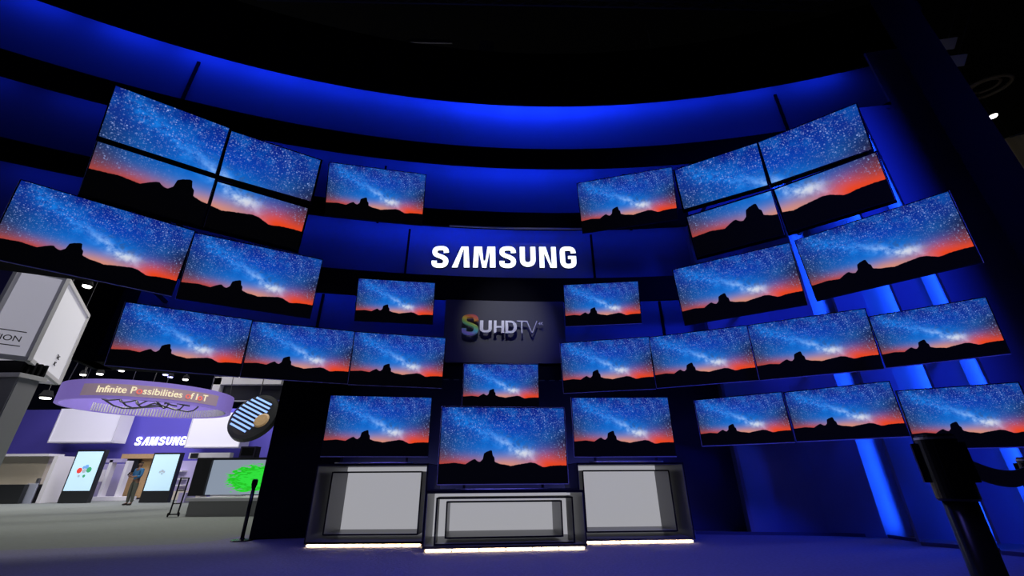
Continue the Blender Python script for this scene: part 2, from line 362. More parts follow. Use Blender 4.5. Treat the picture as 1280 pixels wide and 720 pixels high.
# ================================================================== SCREEN PICTURE (night sky over a desert skyline)
def sky_material():
    m = bpy.data.materials.new('night_sky_screen'); m.use_nodes = True
    nt = m.node_tree; N = nt.nodes; L = nt.links
    b = N['Principled BSDF']; b.inputs['Base Color'].default_value = (0.004, 0.004, 0.005, 1); b.inputs['Roughness'].default_value = 0.35
    b.inputs['Specular IOR Level'].default_value = 0.3
    uvn = N.new('ShaderNodeUVMap'); uvn.uv_map = 'UVMap'
    sep = N.new('ShaderNodeSeparateXYZ'); L.new(uvn.outputs[0], sep.inputs[0])
    u, v = sep.outputs[0], sep.outputs[1]
    def mt(op, a, b_=None, c=None, clamp=False):
        n = N.new('ShaderNodeMath'); n.operation = op; n.use_clamp = clamp
        for i, x in enumerate((a, b_, c)):
            if x is None: continue
            if isinstance(x, (int, float)): n.inputs[i].default_value = x
            else: L.new(x, n.inputs[i])
        return n.outputs[0]
    def gauss(x, s_):   # exp(-(x/s)^2)
        q = mt('DIVIDE', x, s_); q = mt('MULTIPLY', q, q); return mt('EXPONENT', mt('MULTIPLY', q, -1))
    def step(x, a, b_):
        n = N.new('ShaderNodeMapRange'); n.interpolation_type = 'SMOOTHSTEP'; n.inputs[1].default_value = a; n.inputs[2].default_value = b_
        L.new(x, n.inputs[0]); return n.outputs[0]
    def mix(f, a, c, mode='MIX'):
        n = N.new('ShaderNodeMix'); n.data_type = 'RGBA'; n.blend_type = mode
        if isinstance(f, (int, float)): n.inputs['Factor'].default_value = f
        else: L.new(f, n.inputs['Factor'])
        for k, x in (('A', a), ('B', c)):
            if isinstance(x, tuple): n.inputs[k].default_value = (*x, 1)
            else: L.new(x, n.inputs[k])
        return n.outputs['Result']
    def noise(scale, detail=4, rough=0.55, off=0.0):
        mp = N.new('ShaderNodeMapping'); mp.inputs['Scale'].default_value = (1.78, 1, 1); mp.inputs['Location'].default_value = (off, off*0.7, off)
        L.new(uvn.outputs[0], mp.inputs[0])
        n = N.new('ShaderNodeTexNoise'); n.inputs['Scale'].default_value = scale; n.inputs['Detail'].default_value = detail; n.inputs['Roughness'].default_value = rough
        L.new(mp.outputs[0], n.inputs['Vector']); return n.outputs['Fac']
    # skyline height as a function of u
    fc = N.new('ShaderNodeFloatCurve'); cu = fc.mapping.curves[0]
    P = [(0, .240), (.05, .246), (.12, .255), (.20, .236), (.225, .262), (.245, .285), (.262, .298), (.275, .302), (.295, .272), (.315, .268), (.335, .30), (.343, .375), (.365, .400),
         (.40, .418), (.409, .410), (.411, .352), (.427, .322), (.429, .268), (.45, .252), (.475, .236), (.515, .228), (.555, .212), (.60, .226), (.66, .244), (.71, .257), (.75, .246),
         (.81, .196), (.83, .198), (.87, .212), (.93, .218), (1, .216)]
    pts = cu.points
    pts[0].location = P[0]; pts[1].location = P[-1]
    for p in P[1:-1]: pts.new(*p)
    for p in pts: p.handle_type = 'VECTOR'
    fc.mapping.update(); L.new(u, fc.inputs['Value'])
    h = mt('ADD', fc.outputs[0], mt('MULTIPLY', mt('SUBTRACT', noise(38, 2), 0.5), 0.012))
    above = step(mt('SUBTRACT', v, h), -0.004, 0.004)
    # sky body
    cr = N.new('ShaderNodeValToRGB'); el = cr.color_ramp.elements
    el[0].position = 0.22; el[0].color = (0.02, 0.20, 0.52, 1)
    el[1].position = 1.0; el[1].color = (0.002, 0.010, 0.20, 1)
    e = el.new(0.45); e.color = (0.004, 0.14, 0.60, 1)
    e = el.new(0.72); e.color = (0.002, 0.045, 0.42, 1)
    L.new(v, cr.inputs[0]); sky = cr.outputs[0]
    # cloudy brightness
    cloud = noise(5.5, 6, 0.6)
    sky = mix(mt('MULTIPLY', step(cloud, 0.40, 0.72), 0.35), sky, (0.006, 0.22, 0.80))
    # left and right rims fall off
    rim = mt('MULTIPLY', mt('POWER', mt('ABSOLUTE', mt('MULTIPLY', mt('SUBTRACT', u, 0.48), 2.0)), 1.8), 0.92)
    rimv = mt('MULTIPLY', rim, step(v, 1.05, 0.5))
    sky = mix(rimv, sky, (0.010, 0.014, 0.04))
    # milky way
    warp = mt('MULTIPLY', mt('SUBTRACT', noise(6, 3), 0.5), 0.16)
    d = mt('ADD', mt('ADD', mt('SUBTRACT', v, 0.89), mt('MULTIPLY', mt('SUBTRACT', u, 0.10), 0.90)), warp)
    band = mt('MULTIPLY', gauss(d, 0.10), step(u, 0.86, 0.70))
    band = mt('MULTIPLY', band, step(u, 0.02, 0.12))
    tex = step(noise(12, 7, 0.65), 0.30, 0.68)
    sky = mix(mt('MULTIPLY', mt('MULTIPLY', band, tex), 0.75), sky, (0.010, 0.27, 0.95))
    core = mt('MULTIPLY', gauss(mt('ADD', d, 0.015), 0.05), gauss(mt('SUBTRACT', u, 0.62), 0.17))
    sky = mix(mt('MULTIPLY', mt('MULTIPLY', core, tex), 0.75), sky, (0.45, 0.66, 0.95))
    rift = mt('MULTIPLY', gauss(mt('SUBTRACT', d, 0.085), 0.05), gauss(mt('SUBTRACT', u, 0.66), 0.2))
    sky = mix(mt('MULTIPLY', mt('MULTIPLY', rift, step(noise(16, 5), 0.45, 0.6)), 0.6), sky, (0.03, 0.08, 0.22))
    glow = mt('MULTIPLY', gauss(mt('SUBTRACT', u, 0.66), 0.075), gauss(mt('SUBTRACT', v, 0.375), 0.055))
    sky = mix(mt('MULTIPLY', glow, mt('ADD', tex, 0.2, clamp=True)), sky, (0.62, 0.72, 0.86))
    # horizon glow
    hv = mt('SUBTRACT', v, 0.215)
    pale = mt('MULTIPLY', gauss(hv, 0.11), gauss(mt('SUBTRACT', u, 0.52), 0.26))
    sky = mix(mt('MULTIPLY', pale, 0.8), sky, (0.80, 0.27, 0.10))
    orR = mt('MULTIPLY', gauss(hv, 0.15), step(u, 0.62, 0.86))
    orL = mt('MULTIPLY', gauss(hv, 0.11), step(u, 0.42, 0.16))
    sky = mix(mt('MULTIPLY', orL, 0.95), sky, (0.50, 0.055, 0.022))
    sky = mix(orR, sky, (0.80, 0.060, 0.012))
    edge = mt('MULTIPLY', gauss(mt('SUBTRACT', v, 0.35), 0.10), step(mt('ABSOLUTE', mt('SUBTRACT', u, 0.5)), 0.33, 0.5))
    sky = mix(mt('MULTIPLY', edge, 0.45), sky, (0.10, 0.05, 0.06))
    # stars
    def stars(scale, thr, off, amp):
        mp = N.new('ShaderNodeMapping'); mp.inputs['Scale'].default_value = (1.78*scale, scale, 1); mp.inputs['Location'].default_value = (off, off, 0)
        L.new(uvn.outputs[0], mp.inputs[0])
        vo = N.new('ShaderNodeTexVoronoi'); vo.voronoi_dimensions = '2D'; vo.inputs['Scale'].default_value = 1.0
        L.new(mp.outputs[0], vo.inputs['Vector'])
        sp = N.new('ShaderNodeSeparateColor'); L.new(vo.outputs['Color'], sp.inputs[0])
        size = mt('MULTIPLY', mt('POWER', sp.outputs[0], 2.5), thr)
        dot = step(mt('SUBTRACT', size, vo.outputs['Distance']), 0.0, 0.10)
        return mt('MULTIPLY', mt('MULTIPLY', dot, sp.outputs[1]), amp)
    st = mt('ADD', mt('ADD', stars(70, 0.66, 3.1, 0.45), stars(44, 0.42, 11.7, 0.8)), stars(21, 0.22, 23.7, 1.1))
    cdx = mt('SUBTRACT', u, 0.52); cdy = mt('SUBTRACT', v, 0.36)
    rr = mt('SQRT', mt('ADD', mt('MULTIPLY', mt('MULTIPLY', cdx, cdx), 1.5), mt('MULTIPLY', cdy, mt('MULTIPLY', cdy, 1.6))))
    field = mt('ADD', mt('MULTIPLY', step(rr, 0.18, 0.62), 0.95), 0.04)
    field = mt('MULTIPLY', field, step(v, 0.24, 0.40))
    sky = mix(mt('MULTIPLY', mt('MULTIPLY', st, field), 0.62, clamp=True), sky, (0.38, 0.52, 1.0))
    out = mix(above, (0.0006, 0.0006, 0.0008), sky)
    L.new(out, b.inputs['Emission Color']); b.inputs['Emission Strength'].default_value = 1.0
    return m
m_sky = sky_material()

# ================================================================== TELEVISIONS
def add_uv(o, rect):
    me = o.data; uv = me.uv_layers.new(name='UVMap'); u0, u1, v0, v1 = rect
    xs = [v.co.x for v in me.vertices]; zs = [v.co.z for v in me.vertices]
    a, b_, c, d = min(xs), max(xs), min(zs), max(zs)
    for l in me.loops:
        co = me.vertices[l.vertex_index].co
        uv.data[l.index].uv = (u0+(u1-u0)*(co.x-a)/(b_-a), v0+(v1-v0)*(co.z-c)/(d-c))
FULL = (0, 1, 0, 1)
def television(cx, cy, cz, wd, yaw, tilt, label, asp=1.765, rect=FULL, group=None, stand=None, fin=False, trims=('bottom',), pull=1.0):
    cx, cy, cz, wd = cx*pull, cy*pull, CAMZ+(cz-CAMZ)*pull, wd*pull
    hgt = wd/asp; yw, tl = R(yaw), R(tilt)
    rotm = Matrix.Rotation(yw, 4, 'Z') @ Matrix.Rotation(tl, 4, 'X')
    base = Vector((cx, cy, cz))+(rotm @ Vector((0, 0, -hgt/2)))
    t = thing('television', label, 'television', base, (tl, 0, yw), group or 'televisions showing the night sky picture')
    h2 = wd/2; bz = 0.013
    # housing: thin rim, thicker lower back
    MB().quadbox([(-h2, 0.004, 0), (h2, 0.004, 0), (h2, 0.035, 0), (-h2, 0.035, 0), (-h2, 0.004, hgt), (h2, 0.004, hgt), (h2, 0.035, hgt), (-h2, 0.035, hgt)]).build('housing', m_bezel, t)
    MB().quadbox([(-h2*.7, 0.035, hgt*.12), (h2*.7, 0.035, hgt*.12), (h2*.6, 0.085, hgt*.18), (-h2*.6, 0.085, hgt*.18), (-h2*.7, 0.035, hgt*.8), (h2*.7, 0.035, hgt*.8), (h2*.6, 0.085, hgt*.7), (-h2*.6, 0.085, hgt*.7)]).build('back_cover', m_bezel, t)
    f = MB(); f.box(-h2, h2, -0.004, 0.004, 0, bz*1.3); f.box(-h2, h2, -0.004, 0.004, hgt-bz, hgt); f.box(-h2, -h2+bz, -0.004, 0.004, bz*1.3, hgt-bz); f.box(h2-bz, h2, -0.004, 0.004, bz*1.3, hgt-bz)
    f.build('bezel', m_bezel, t)
    s_ = MB().poly([(-h2+bz, 0.001, bz*1.3), (h2-bz, 0.001, bz*1.3), (h2-bz, 0.001, hgt-bz), (-h2+bz, 0.001, hgt-bz)])
    sc = s_.build('screen', m_sky, t)
    add_uv(sc, rect)
    tr = MB()
    if 'bottom' in trims: tr.box(-h2, h2, -0.006, 0.03, -0.013, 0)
    if 'left' in trims: tr.box(-h2-0.007, -h2, -0.006, 0.03, -0.005, hgt)
    if 'right' in trims: tr.box(h2, h2+0.007, -0.006, 0.03, -0.005, hgt)
    if 'top' in trims: tr.box(-h2, h2, -0.006, 0.03, hgt, hgt+0.007)
    if tr.v: tr.build('metal_trim', m_tvtrim, t)
    if stand is not None:
        # curved foot bar with two short feet rising to the set (not tilted)
        inv = (Matrix.Translation(base) @ rotm).inverted()
        n = 10; sb = MB(); pts = []
        for k in range(n+1):
            x = -wd*0.36+wd*0.72*k/n; y = -0.10-0.10*math.sin(math.pi*k/n)+0.12
            wp = Vector((cx, cy, 0))+Matrix.Rotation(yw, 3, 'Z') @ Vector((x, y, 0)); wp.z = stand+0.012
            pts.append(inv @ wp)
        sb.tube(pts, 0.012, 8)
        sb.build('stand_foot', m_trim, t, smooth=True)
        for sx in (-1, 1):
            a = inv @ (Vector((cx, cy, stand+0.012))+Matrix.Rotation(yw, 3, 'Z') @ Vector((sx*wd*.3, 0.02, 0))); c = Vector((sx*wd*.3, 0.04, 0.10))
            MB().bar(a, c, 0.02, 0.012).build('stand_leg', m_bezel, t)
    else:
        # wall arm
        wc = Matrix.Translation(base) @ rotm @ Vector((0, 0.085, hgt/2))
        a_ = math.atan2(wc.x, wc.y)
        if fin: e = pol(a_, rho0(a_)+0.05, wc.z)
        else:
            dd = Vector((wc.x-CX, wc.y-CY)).normalized(); rad = PB+0.02
            for (f0, f1, z0, z1) in TR:
                if z0 <= wc.z <= z1 and f0 < a_ < f1: rad = RW+0.02
            e = Vector((CX+dd.x*rad, CY+dd.y*rad, wc.z))
        inv = (Matrix.Translation(base) @ rotm).inverted()
        if rect != FULL: MB().box(-h2-0.03, h2+0.03, 0.086, 0.10, -0.06, hgt+0.03).build('mount_plate', m_black, t)
        else: MB().box(-0.16, 0.16, 0.085, 0.10, hgt*.32, hgt*.62).build('mount_plate', m_bezel, t)
        MB().bar(inv @ wc, inv @ e, 0.03, 0.03).build('wall_arm', m_bezel, t)
    return t

GA = 'four screens sharing one picture, upper left'; GM = 'four screens sharing one picture, upper right'
TVS = [
 (-6.476, 5.914, 6.974, 1.754, 35.8, 22.5, 'top left screen of the four-screen video wall at the far left', dict(rect=(0, .5, .5, 1), group=GA, trims=())),
 (-5.150, 7.074, 7.110, 1.748, 31.1, 22.5, 'top right screen of the left four-screen video wall, all stars', dict(rect=(.5, 1, .5, 1), group=GA, trims=())),
 (-6.654, 6.208, 5.953, 1.747, 36.3, 22.5, 'bottom left screen of the left four-screen video wall, with the rock outline', dict(rect=(0, .5, 0, .5), group=GA, trims=('left',))),
 (-5.443, 7.516, 6.138, 1.745, 33.6, 22.5, 'bottom right screen of the left four-screen video wall, with orange horizon', dict(rect=(.5, 1, 0, .5), group=GA, trims=('left',))),
 (-3.251, 8.177, 7.221, 2.257, 11.9, 22.5, 'large tilted television on the top row, just right of the left video wall', dict(trims=())),
 (-6.698, 5.861, 4.539, 2.187, 42.1, 15.0, 'large television at the left edge, below the left video wall', dict(trims=('bottom', 'left'), pull=0.98)),
 (-4.930, 7.168, 4.516, 2.189, 29.4, 15.0, 'large television directly right of the one cut by the left edge', dict(trims=('left',))),
 (-2.583, 8.517, 4.568, 1.680, 9.1, 15.0, 'small television left of the coloured S sign, under the white letters', dict(trims=())),
 (-5.830, 7.104, 3.245, 1.892, 29.6, 12.0, 'leftmost television of the row that hangs over the open passage', dict(trims=('left', 'bottom'))),
 (-4.187, 8.012, 3.265, 1.884, 21.0, 12.0, 'middle television of the three abutting ones over the passage', dict(trims=('left', 'bottom'))),
 (-2.388, 8.574, 3.256, 1.889, 14.3, 12.0, 'rightmost of the three abutting televisions on the left, beside the grey sign panel', dict(trims=('left', 'bottom'), pull=0.992)),
 (-2.414, 7.837, 1.866, 1.823, 9.6, 2.0, 'television standing on the left lit display cabinet', dict(stand=1.229, trims=('bottom',))),
 (-0.241, 8.747, 2.750, 1.587, 2.3, 4.0, 'small television in the centre, just above the largest one', dict(trims=('top', 'bottom', 'left'))),
 (-0.153, 7.418, 1.508, 2.125, 6.0, 0.0, 'largest central television standing on the low middle cabinet', dict(stand=0.818, trims=('top', 'bottom', 'left', 'right'))),
 (2.791, 8.346, 7.108, 2.262, -15.1, 22.5, 'large tilted television on the top row, just left of the right video wall', dict(trims=())),
 (4.733, 7.596, 7.196, 1.750, -30.4, 22.5, 'top left screen of the right four-screen video wall', dict(rect=(0, .5, .5, 1), group=GM, trims=())),
 (6.295, 6.710, 7.287, 1.753, -37.0, 22.5, 'top right screen of the right four-screen video wall, beside the bright blue fins', dict(rect=(.5, 1, .5, 1), group=GM, trims=())),
 (4.935, 7.883, 6.095, 1.745, -34.0, 22.5, 'bottom left screen of the right four-screen video wall, with the rock outline', dict(rect=(0, .5, 0, .5), group=GM, trims=('right',))),
 (6.511, 6.959, 6.226, 1.753, -40.9, 22.5, 'bottom right screen of the right four-screen video wall, with red horizon', dict(rect=(.5, 1, 0, .5), group=GM, trims=('right',))),
 (6.098, 6.064, 4.410, 2.082, -44.8, 15.0, 'large television at the upper right, under the right video wall next to the black pillar', dict(trims=('right',), fin=True)),
 (4.415, 7.497, 4.426, 2.143, -31.2, 15.0, 'large television under the bottom left screen of the right video wall', dict(trims=('right',), fin=True)),
 (2.019, 8.668, 4.546, 1.679, -6.4, 15.0, 'small television right of the silver sign, under the white letters', dict(trims=('bottom',))),
 (1.981, 8.697, 3.154, 1.886, -13.3, 12.0, 'leftmost of the three abutting televisions on the right, beside the grey sign panel', dict(trims=('left', 'bottom'))),
 (3.834, 8.308, 3.203, 1.887, -23.3, 12.0, 'middle of the three abutting televisions in the right-hand row', dict(trims=('left', 'bottom'), fin=True)),
 (5.525, 7.469, 3.194, 1.889, -28.2, 12.0, 'rightmost of the three abutting televisions in the right-hand row', dict(pull=0.985, trims=('left', 'bottom'), fin=True)),
 None, 
 (1.987, 7.904, 1.836, 1.805, 0.5, 2.0, 'television standing on the right lit display cabinet', dict(stand=1.229, trims=('bottom', 'left'))),
 (4.327, 8.232, 1.976, 1.546, -34.8, 0.0, 'smallest television of the lowest row at the right, nearest the cabinets', dict(trims=('left', 'bottom'), fin=True)),
 (5.699, 7.475, 1.996, 1.545, -39.6, 0.0, 'middle television of the lowest row at the right, over the bright blue fin', dict(trims=('left', 'bottom'), fin=True)),
]
for q in TVS:
    if q: television(*q[:7], **q[7])

def fit_tv(quad, rho, tilt, asp, label, **kw):
    """place a set so that its four corners sit on the measured sight lines at distance rho"""
    import itertools
    tgt = [ (x, y) for x, y in quad ]
    def pr(P):
        P = P-Vector((0, 0, CAMZ)); c, s_ = math.cos(PITCH), math.sin(PITCH)
        d = c*P.y+s_*P.z; X = P.x/d; Y = -(-s_*P.y+c*P.z)/d
        cr, sr = math.cos(ROLL), math.sin(ROLL)
        return 640+FPX*(cr*X-sr*Y), 360+FPX*(sr*X+cr*Y)
    def err(p):
        a, z, wd, yaw = p; cc = pol(a, rho, z); m = Matrix.Rotation(yaw, 3, 'Z') @ Matrix.Rotation(R(tilt), 3, 'X'); e = 0
        for (sx, sz), (tx, ty) in zip(((-1, 1), (1, 1), (1, -1), (-1, -1)), tgt):
            x, y = pr(cc+m @ Vector((sx*wd/2, 0, sz*wd/asp/2))); e += (x-tx)**2+(y-ty)**2
        return e
    mx = sum(q_[0] for q_ in quad)/4; my = sum(q_[1] for q_ in quad)/4
    c0 = atr(mx, my, rho); p = [az(mx, my), c0.z, 1.45, R(-40)]; st = [0.01, 0.05, 0.05, 0.1]; e = err(p)
    for it in range(400):
        imp = False
        for i in range(4):
            for sg in (1, -1):
                q_ = p[:]; q_[i] += sg*st[i]; e2 = err(q_)
                if e2 < e: p, e, imp = q_, e2, True
        if not imp: st = [s_*0.6 for s_ in st]
    cc = pol(p[0], rho, p[1]); pass
    return television(cc.x, cc.y, cc.z, p[2], math.degrees(p[3]), tilt, label, asp=asp, **kw)
fit_tv([(1088, 397), (1231.5, 366.5), (1263.5, 444.5), (1106, 460)], 9.0, 12, 1.64, 'television at the right end of the second lowest row, in front of the blue fins', trims=('bottom',), fin=True)
fit_tv([(1121.5, 491), (1276, 472), (1308, 560.5), (1144, 561)], 9.0, 4, 1.62, 'television at the lower right corner, partly behind the barrier post', trims=('bottom',), fin=True)

# ================================================================== DISPLAY CABINETS
def cabinet(label, x, y, yaw, W, H, D, frames, bar_px, back_in, name='display_cabinet'):
    """frames: list of (inset_side, z_bottom, z_top, recess) nested black-edged boxes"""
    t = thing(name, label, 'display cabinet', (x, y, 0), (0, 0, R(yaw)), None)
    w2 = W/2; th = 0.022; zb = 0.045
    b = MB()
    b.box(-w2, -w2+th, 0, D, zb, H); b.box(w2-th, w2, 0, D, zb, H)
    b.box(-w2+th, w2-th, 0, D, H-th, H); b.box(-w2+th, w2-th, 0, D, zb, zb+th)
    b.build('outer_shell', m_cabside, t)
    MB().box(-w2, w2, 0.0, 0.012, zb-0.0, zb+0.03).box(-w2-0.004, -w2+0.012, -0.004, 0.012, zb, H).box(w2-0.012, w2+0.004, -0.004, 0.012, zb, H).box(-w2, w2, -0.004, 0.012, H-0.014, H+0.004).build('black_edge', m_cabedge, t)
    MB().box(-w2-0.003, w2+0.003, 0, D, H, H+0.012).build('top_board', m_cabedge, t)
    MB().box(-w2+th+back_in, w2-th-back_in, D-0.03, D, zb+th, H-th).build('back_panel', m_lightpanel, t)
    for (ins, z0, z1, rec, dep) in frames:
        f = MB(); a = w2-ins
        f.box(-a, -a+0.014, rec, rec+dep, z0, z1); f.box(a-0.014, a, rec, rec+dep, z0, z1)
        f.box(-a+.014, a-.014, rec, rec+dep, z1-0.014, z1); f.box(-a+.014, a-.014, rec, rec+dep, z0, z0+0.014)
        fo = f.build('inner_box', m_cabside, t)
        g = MB(); e = 0.02
        g.box(-a-.004, -a+e, rec-0.008, rec, z0, z1); g.box(a-e, a+.004, rec-0.008, rec, z0, z1); g.box(-a+e, a-e, rec-0.008, rec, z1-e, z1+.004); g.box(-a+e, a-e, rec-0.008, rec, z0-.004, z0+e)
        g.build('black_edge', m_cabedge, fo)
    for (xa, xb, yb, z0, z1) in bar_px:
        MB().box(xa, xb, yb, yb+0.02, z0, z1).build('gap_glow_bar', m_lightpanel, t)  # glowing bar added to stand in for the bright gap under the top
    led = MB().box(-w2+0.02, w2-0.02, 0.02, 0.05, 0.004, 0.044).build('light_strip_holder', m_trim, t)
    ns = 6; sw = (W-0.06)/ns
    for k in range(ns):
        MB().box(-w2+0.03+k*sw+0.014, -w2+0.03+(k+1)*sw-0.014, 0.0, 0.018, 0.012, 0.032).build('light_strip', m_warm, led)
    return t
H_S = 1.215
# left
zi0 = at(460, 669, 8.06).z; zi1 = at(460, 589.5, 8.06).z
cabinet('left white-backed display cabinet of nested grey boxes under a television', -2.405, 7.75, 0, 1.90, H_S, 1.42,
        [(0.15, zi0, zi1, 0.31, 0.75)], [(-0.62, 0.93, 0.55, zi1+0.012, H_S-0.03)], 0)
xr, yr = atz(869.7, 678.4, 0).x, atz(869.7, 678.4, 0).y
yw = 3.0
cabinet('right white-backed display cabinet of nested grey boxes under a television', xr-0.95*math.cos(R(yw)), yr-0.95*math.sin(R(yw)), yw, 1.90, H_S, 1.36,
        [(0.15, zi0, zi1, 0.31, 0.70)], [(-0.93, 0.62, 0.50, zi1+0.012, H_S-0.03)], 0)
H_C = 0.80
za0, za1 = at(630, 680.3, 7.42).z, at(630, 621.5, 7.42).z
zc0, zc1 = at(630, 672, 7.60).z, at(630, 626.0, 7.60).z
cabinet('low wide middle display cabinet of three nested boxes under the largest television', -0.115, 7.27, 4.6, 2.47, H_C, 1.30,
        [(0.15, za0, za1, 0.15, 0.5), (0.30, zc0, zc1, 0.32, 0.9)], [(-1.04, 1.04, 0.10, H_C-0.062, H_C-0.03), (-0.92, 0.92, 0.26, za1-0.05, za1-0.02)], 0.0)

# ================================================================== LETTERING
def pen(path, hx, hy, closed=False):
    """ribbon along a path; hx, hy = half widths of an elliptical pen"""
    P = [Vector((x, z)) for x, z in path]; n = len(P); Lf, Rt = [], []
    for i in range(n):
        d = (P[min(i+1, n-1)]-P[max(i-1, 0)]).normalized(); nn = Vector((-d.y, d.x))
        o = Vector((nn.x*hx, nn.y*hy)); Lf.append(P[i]+o); Rt.append(P[i]-o)
    return [(Lf[i], Lf[i+1], Rt[i+1], Rt[i]) for i in range(n-1)]
def bez(p0, p1, p2, p3, n=10):
    out = []
    for k in range(n+1):
        t = k/n; a = (1-t)**3; b = 3*(1-t)**2*t; c = 3*(1-t)*t*t; d = t**3
        out.append((a*p0[0]+b*p1[0]+c*p2[0]+d*p3[0], a*p0[1]+b*p1[1]+c*p2[1]+d*p3[1]))
    return out
def path_S(w=0.9, hx=0.138, hy=0.098):
    l, r, t, b = hx, w-hx, 1-hy+0.02, hy-0.02; c = w/2
    p = bez((r, 0.70), (r, t+0.02), (c+0.1, t), (c, t)); p += bez((c, t), (l-0.02, t), (l, 0.82), (l, 0.72))[1:]
    p += bez((l, 0.72), (l, 0.52), (r, 0.54), (r, 0.29), 14)[1:]; p += bez((r, 0.29), (r, b), (c+0.1, b), (c, b))[1:]; p += bez((c, b), (l-0.05, b), (l, 0.18), (l, 0.31))[1:]
    return pen(p, hx, hy)
def path_U(w=0.9, hx=0.138, hy=0.105):
    l, r = hx, w-hx
    p = [(l, 1.0), (l, 0.4)]+bez((l, 0.38), (l, hy-0.04), (r, hy-0.04), (r, 0.38), 14)+[(r, 0.4), (r, 1.0)]
    return pen(p, hx, hy)
def path_G(w=0.9, hx=0.138, hy=0.098):
    l, r, t, b, c = hx, w-hx, 1-hy+0.02, hy-0.02, w/2
    p = bez((r, 0.70), (r, t+0.02), (c+0.1, t), (c, t)); p += bez((c, t), (l, t), (l, 0.85), (l, 0.65))[1:]; p += [(l, 0.35)]
    p += bez((l, 0.35), (l, b), (c-0.1, b), (c, b))[1:]; p += bez((c, b), (r, b), (r, 0.2), (r, 0.35))[1:]+[(r, 0.50)]
    return pen(p, hx, hy)+[tuple(Vector(q) for q in ((c, 0.42), (w, 0.42), (w, 0.56), (c, 0.56)))]
Q = lambda *a: [tuple(Vector(p) for p in a)]
GLY = {
 'S': (0.90, path_S()), 'U': (0.86, path_U(0.86)), 'G': (0.88, path_G(0.88)),
 'A': (0.92, Q((0, 0), (0.30, 0), (0.58, 0.88), (0.46, 1)) + Q((0.46, 1), (0.58, 0.88), (0.66, 0.88), (0.84, 1)) + Q((0.84, 1), (0.60, 0.90), (0.64, 0), (0.95, 0))),
 'M': (1.22, Q((0, 0), (0.27, 0), (0.30, 1), (0.03, 1)) + Q((0.30, 0.75), (0.27, 1), (0.46, 1), (0.60, 0.0), (0.50, 0.0)) + Q((0.62, 0.0), (0.72, 0.0), (0.92, 1), (0.76, 1)) + Q((0.92, 0), (1.22, 0), (1.19, 1), (0.89, 1)) + Q((0.5, 0), (0.72, 0), (0.66, 0.32), (0.56, 0.32))),
 'N': (0.92, Q((0, 0), (0.26, 0), (0.26, 1), (0, 1)) + Q((0.24, 1), (0.34, 1), (0.68, 0), (0.60, 0), (0.24, 0.75)) + Q((0.66, 0), (0.92, 0), (0.92, 1), (0.66, 1)) + Q((0.68, 0), (0.58, 0), (0.24, 1), (0.36, 1))),
}
def letter_mesh(quads, sx, sz, depth, x0=0.0, z0=0.0, shear=0.0):
    b = MB(); k = 0
    for q in quads:
        k += 1; e = 0.0004*(k % 5)           # avoids coincident faces
        b.prism([(x0+(p[0]+shear*p[1])*sx, z0+p[1]*sz) for p in q], -depth-e, 0)
    return b
def word_sign(text, label, origin, rot, height, width, depth, mat, name='illuminated_sign', cat='sign', gap=0.16, shear=0.0, back=None):
    t = thing(name, label, cat, origin, rot)
    tot = sum(GLY[c][0] for c in text)+gap*(len(text)-1); sx = width/tot; x = -width/2
    for c in text:
        lo = letter_mesh(GLY[c][1], sx, height, depth, x, 0, shear).build('letter', mat, t)
        if back: MB().box(x+0.3*GLY[c][0]*sx-0.012, x+0.3*GLY[c][0]*sx+0.012, 0.0, 0.6, height*0.75, height*0.79).build('standoff', m_black, lo)
        if back: letter_mesh(GLY[c][1], sx*1.0, height, 0.06, x, 0, shear).build('letter_side', back, lo, loc=(0, 0.062, 0))
        x += (GLY[c][0]+gap)*sx
    return t
# big white letters on the third tier
pl = atr(539, 334.5, 9.42); pr_ = atr(721, 334.5, 9.42); yw = math.atan2(pr_.y-pl.y, pr_.x-pl.x)
zt = atr(540, 308.5, 9.42).z
hL = zt-pl.z; mid = (pl+pr_)/2
word_sign('SAMSUNG', 'large glowing white seven-letter sign high in the centre of the wall', mid, (0, 0, yw), hL, (pr_-pl).length, 0.012, m_letter, back=m_blackgloss, gap=0.21)
# grey panel with the coloured S sign
a0, a1 = az(556, 400), az(705, 400)
struct(arc_band(a0, a1, RW-0.06, RW+0.5, 3.31, 4.80, 8).build('trim_60', m_greypanel))
gp0, gp1 = atr(577, 419, 9.0), atr(679, 419, 9.0); gyaw = math.atan2(gp1.y-gp0.y, gp1.x-gp0.x)
sd = thing('dimensional_sign', 'silver letters with a rainbow S on the grey panel in the centre', 'sign', gp0, (0, 0, gyaw+R(1.5)))
px2m = (gp1-gp0).length/(679-577)
hS = 25*px2m*1.04
m_rain = bpy.data.materials.new('rainbow_enamel'); m_rain.use_nodes = True
nt = m_rain.node_tree; bb = nt.nodes['Principled BSDF']; tc = nt.nodes.new('ShaderNodeTexCoord'); sp_ = nt.nodes.new('ShaderNodeSeparateXYZ'); rp = nt.nodes.new('ShaderNodeValToRGB')
nt.links.new(tc.outputs['Generated'], sp_.inputs[0])
ad = nt.nodes.new('ShaderNodeMath'); ad.operation = 'MULTIPLY_ADD'; ad.inputs[1].default_value = 0.28
sb_ = nt.nodes.new('ShaderNodeMath'); sb_.operation = 'MULTIPLY'; sb_.inputs[1].default_value = 0.8
nt.links.new(sp_.outputs[2], sb_.inputs[0]); nt.links.new(sp_.outputs[0], ad.inputs[0]); nt.links.new(sb_.outputs[0], ad.inputs[2]); nt.links.new(ad.outputs[0], rp.inputs[0])
els = rp.color_ramp.elements
els[0].position = 0.0; els[0].color = (0.08, 0.30, 0.75, 1); els[1].position = 1.0; els[1].color = (0.75, 0.05, 0.10, 1)
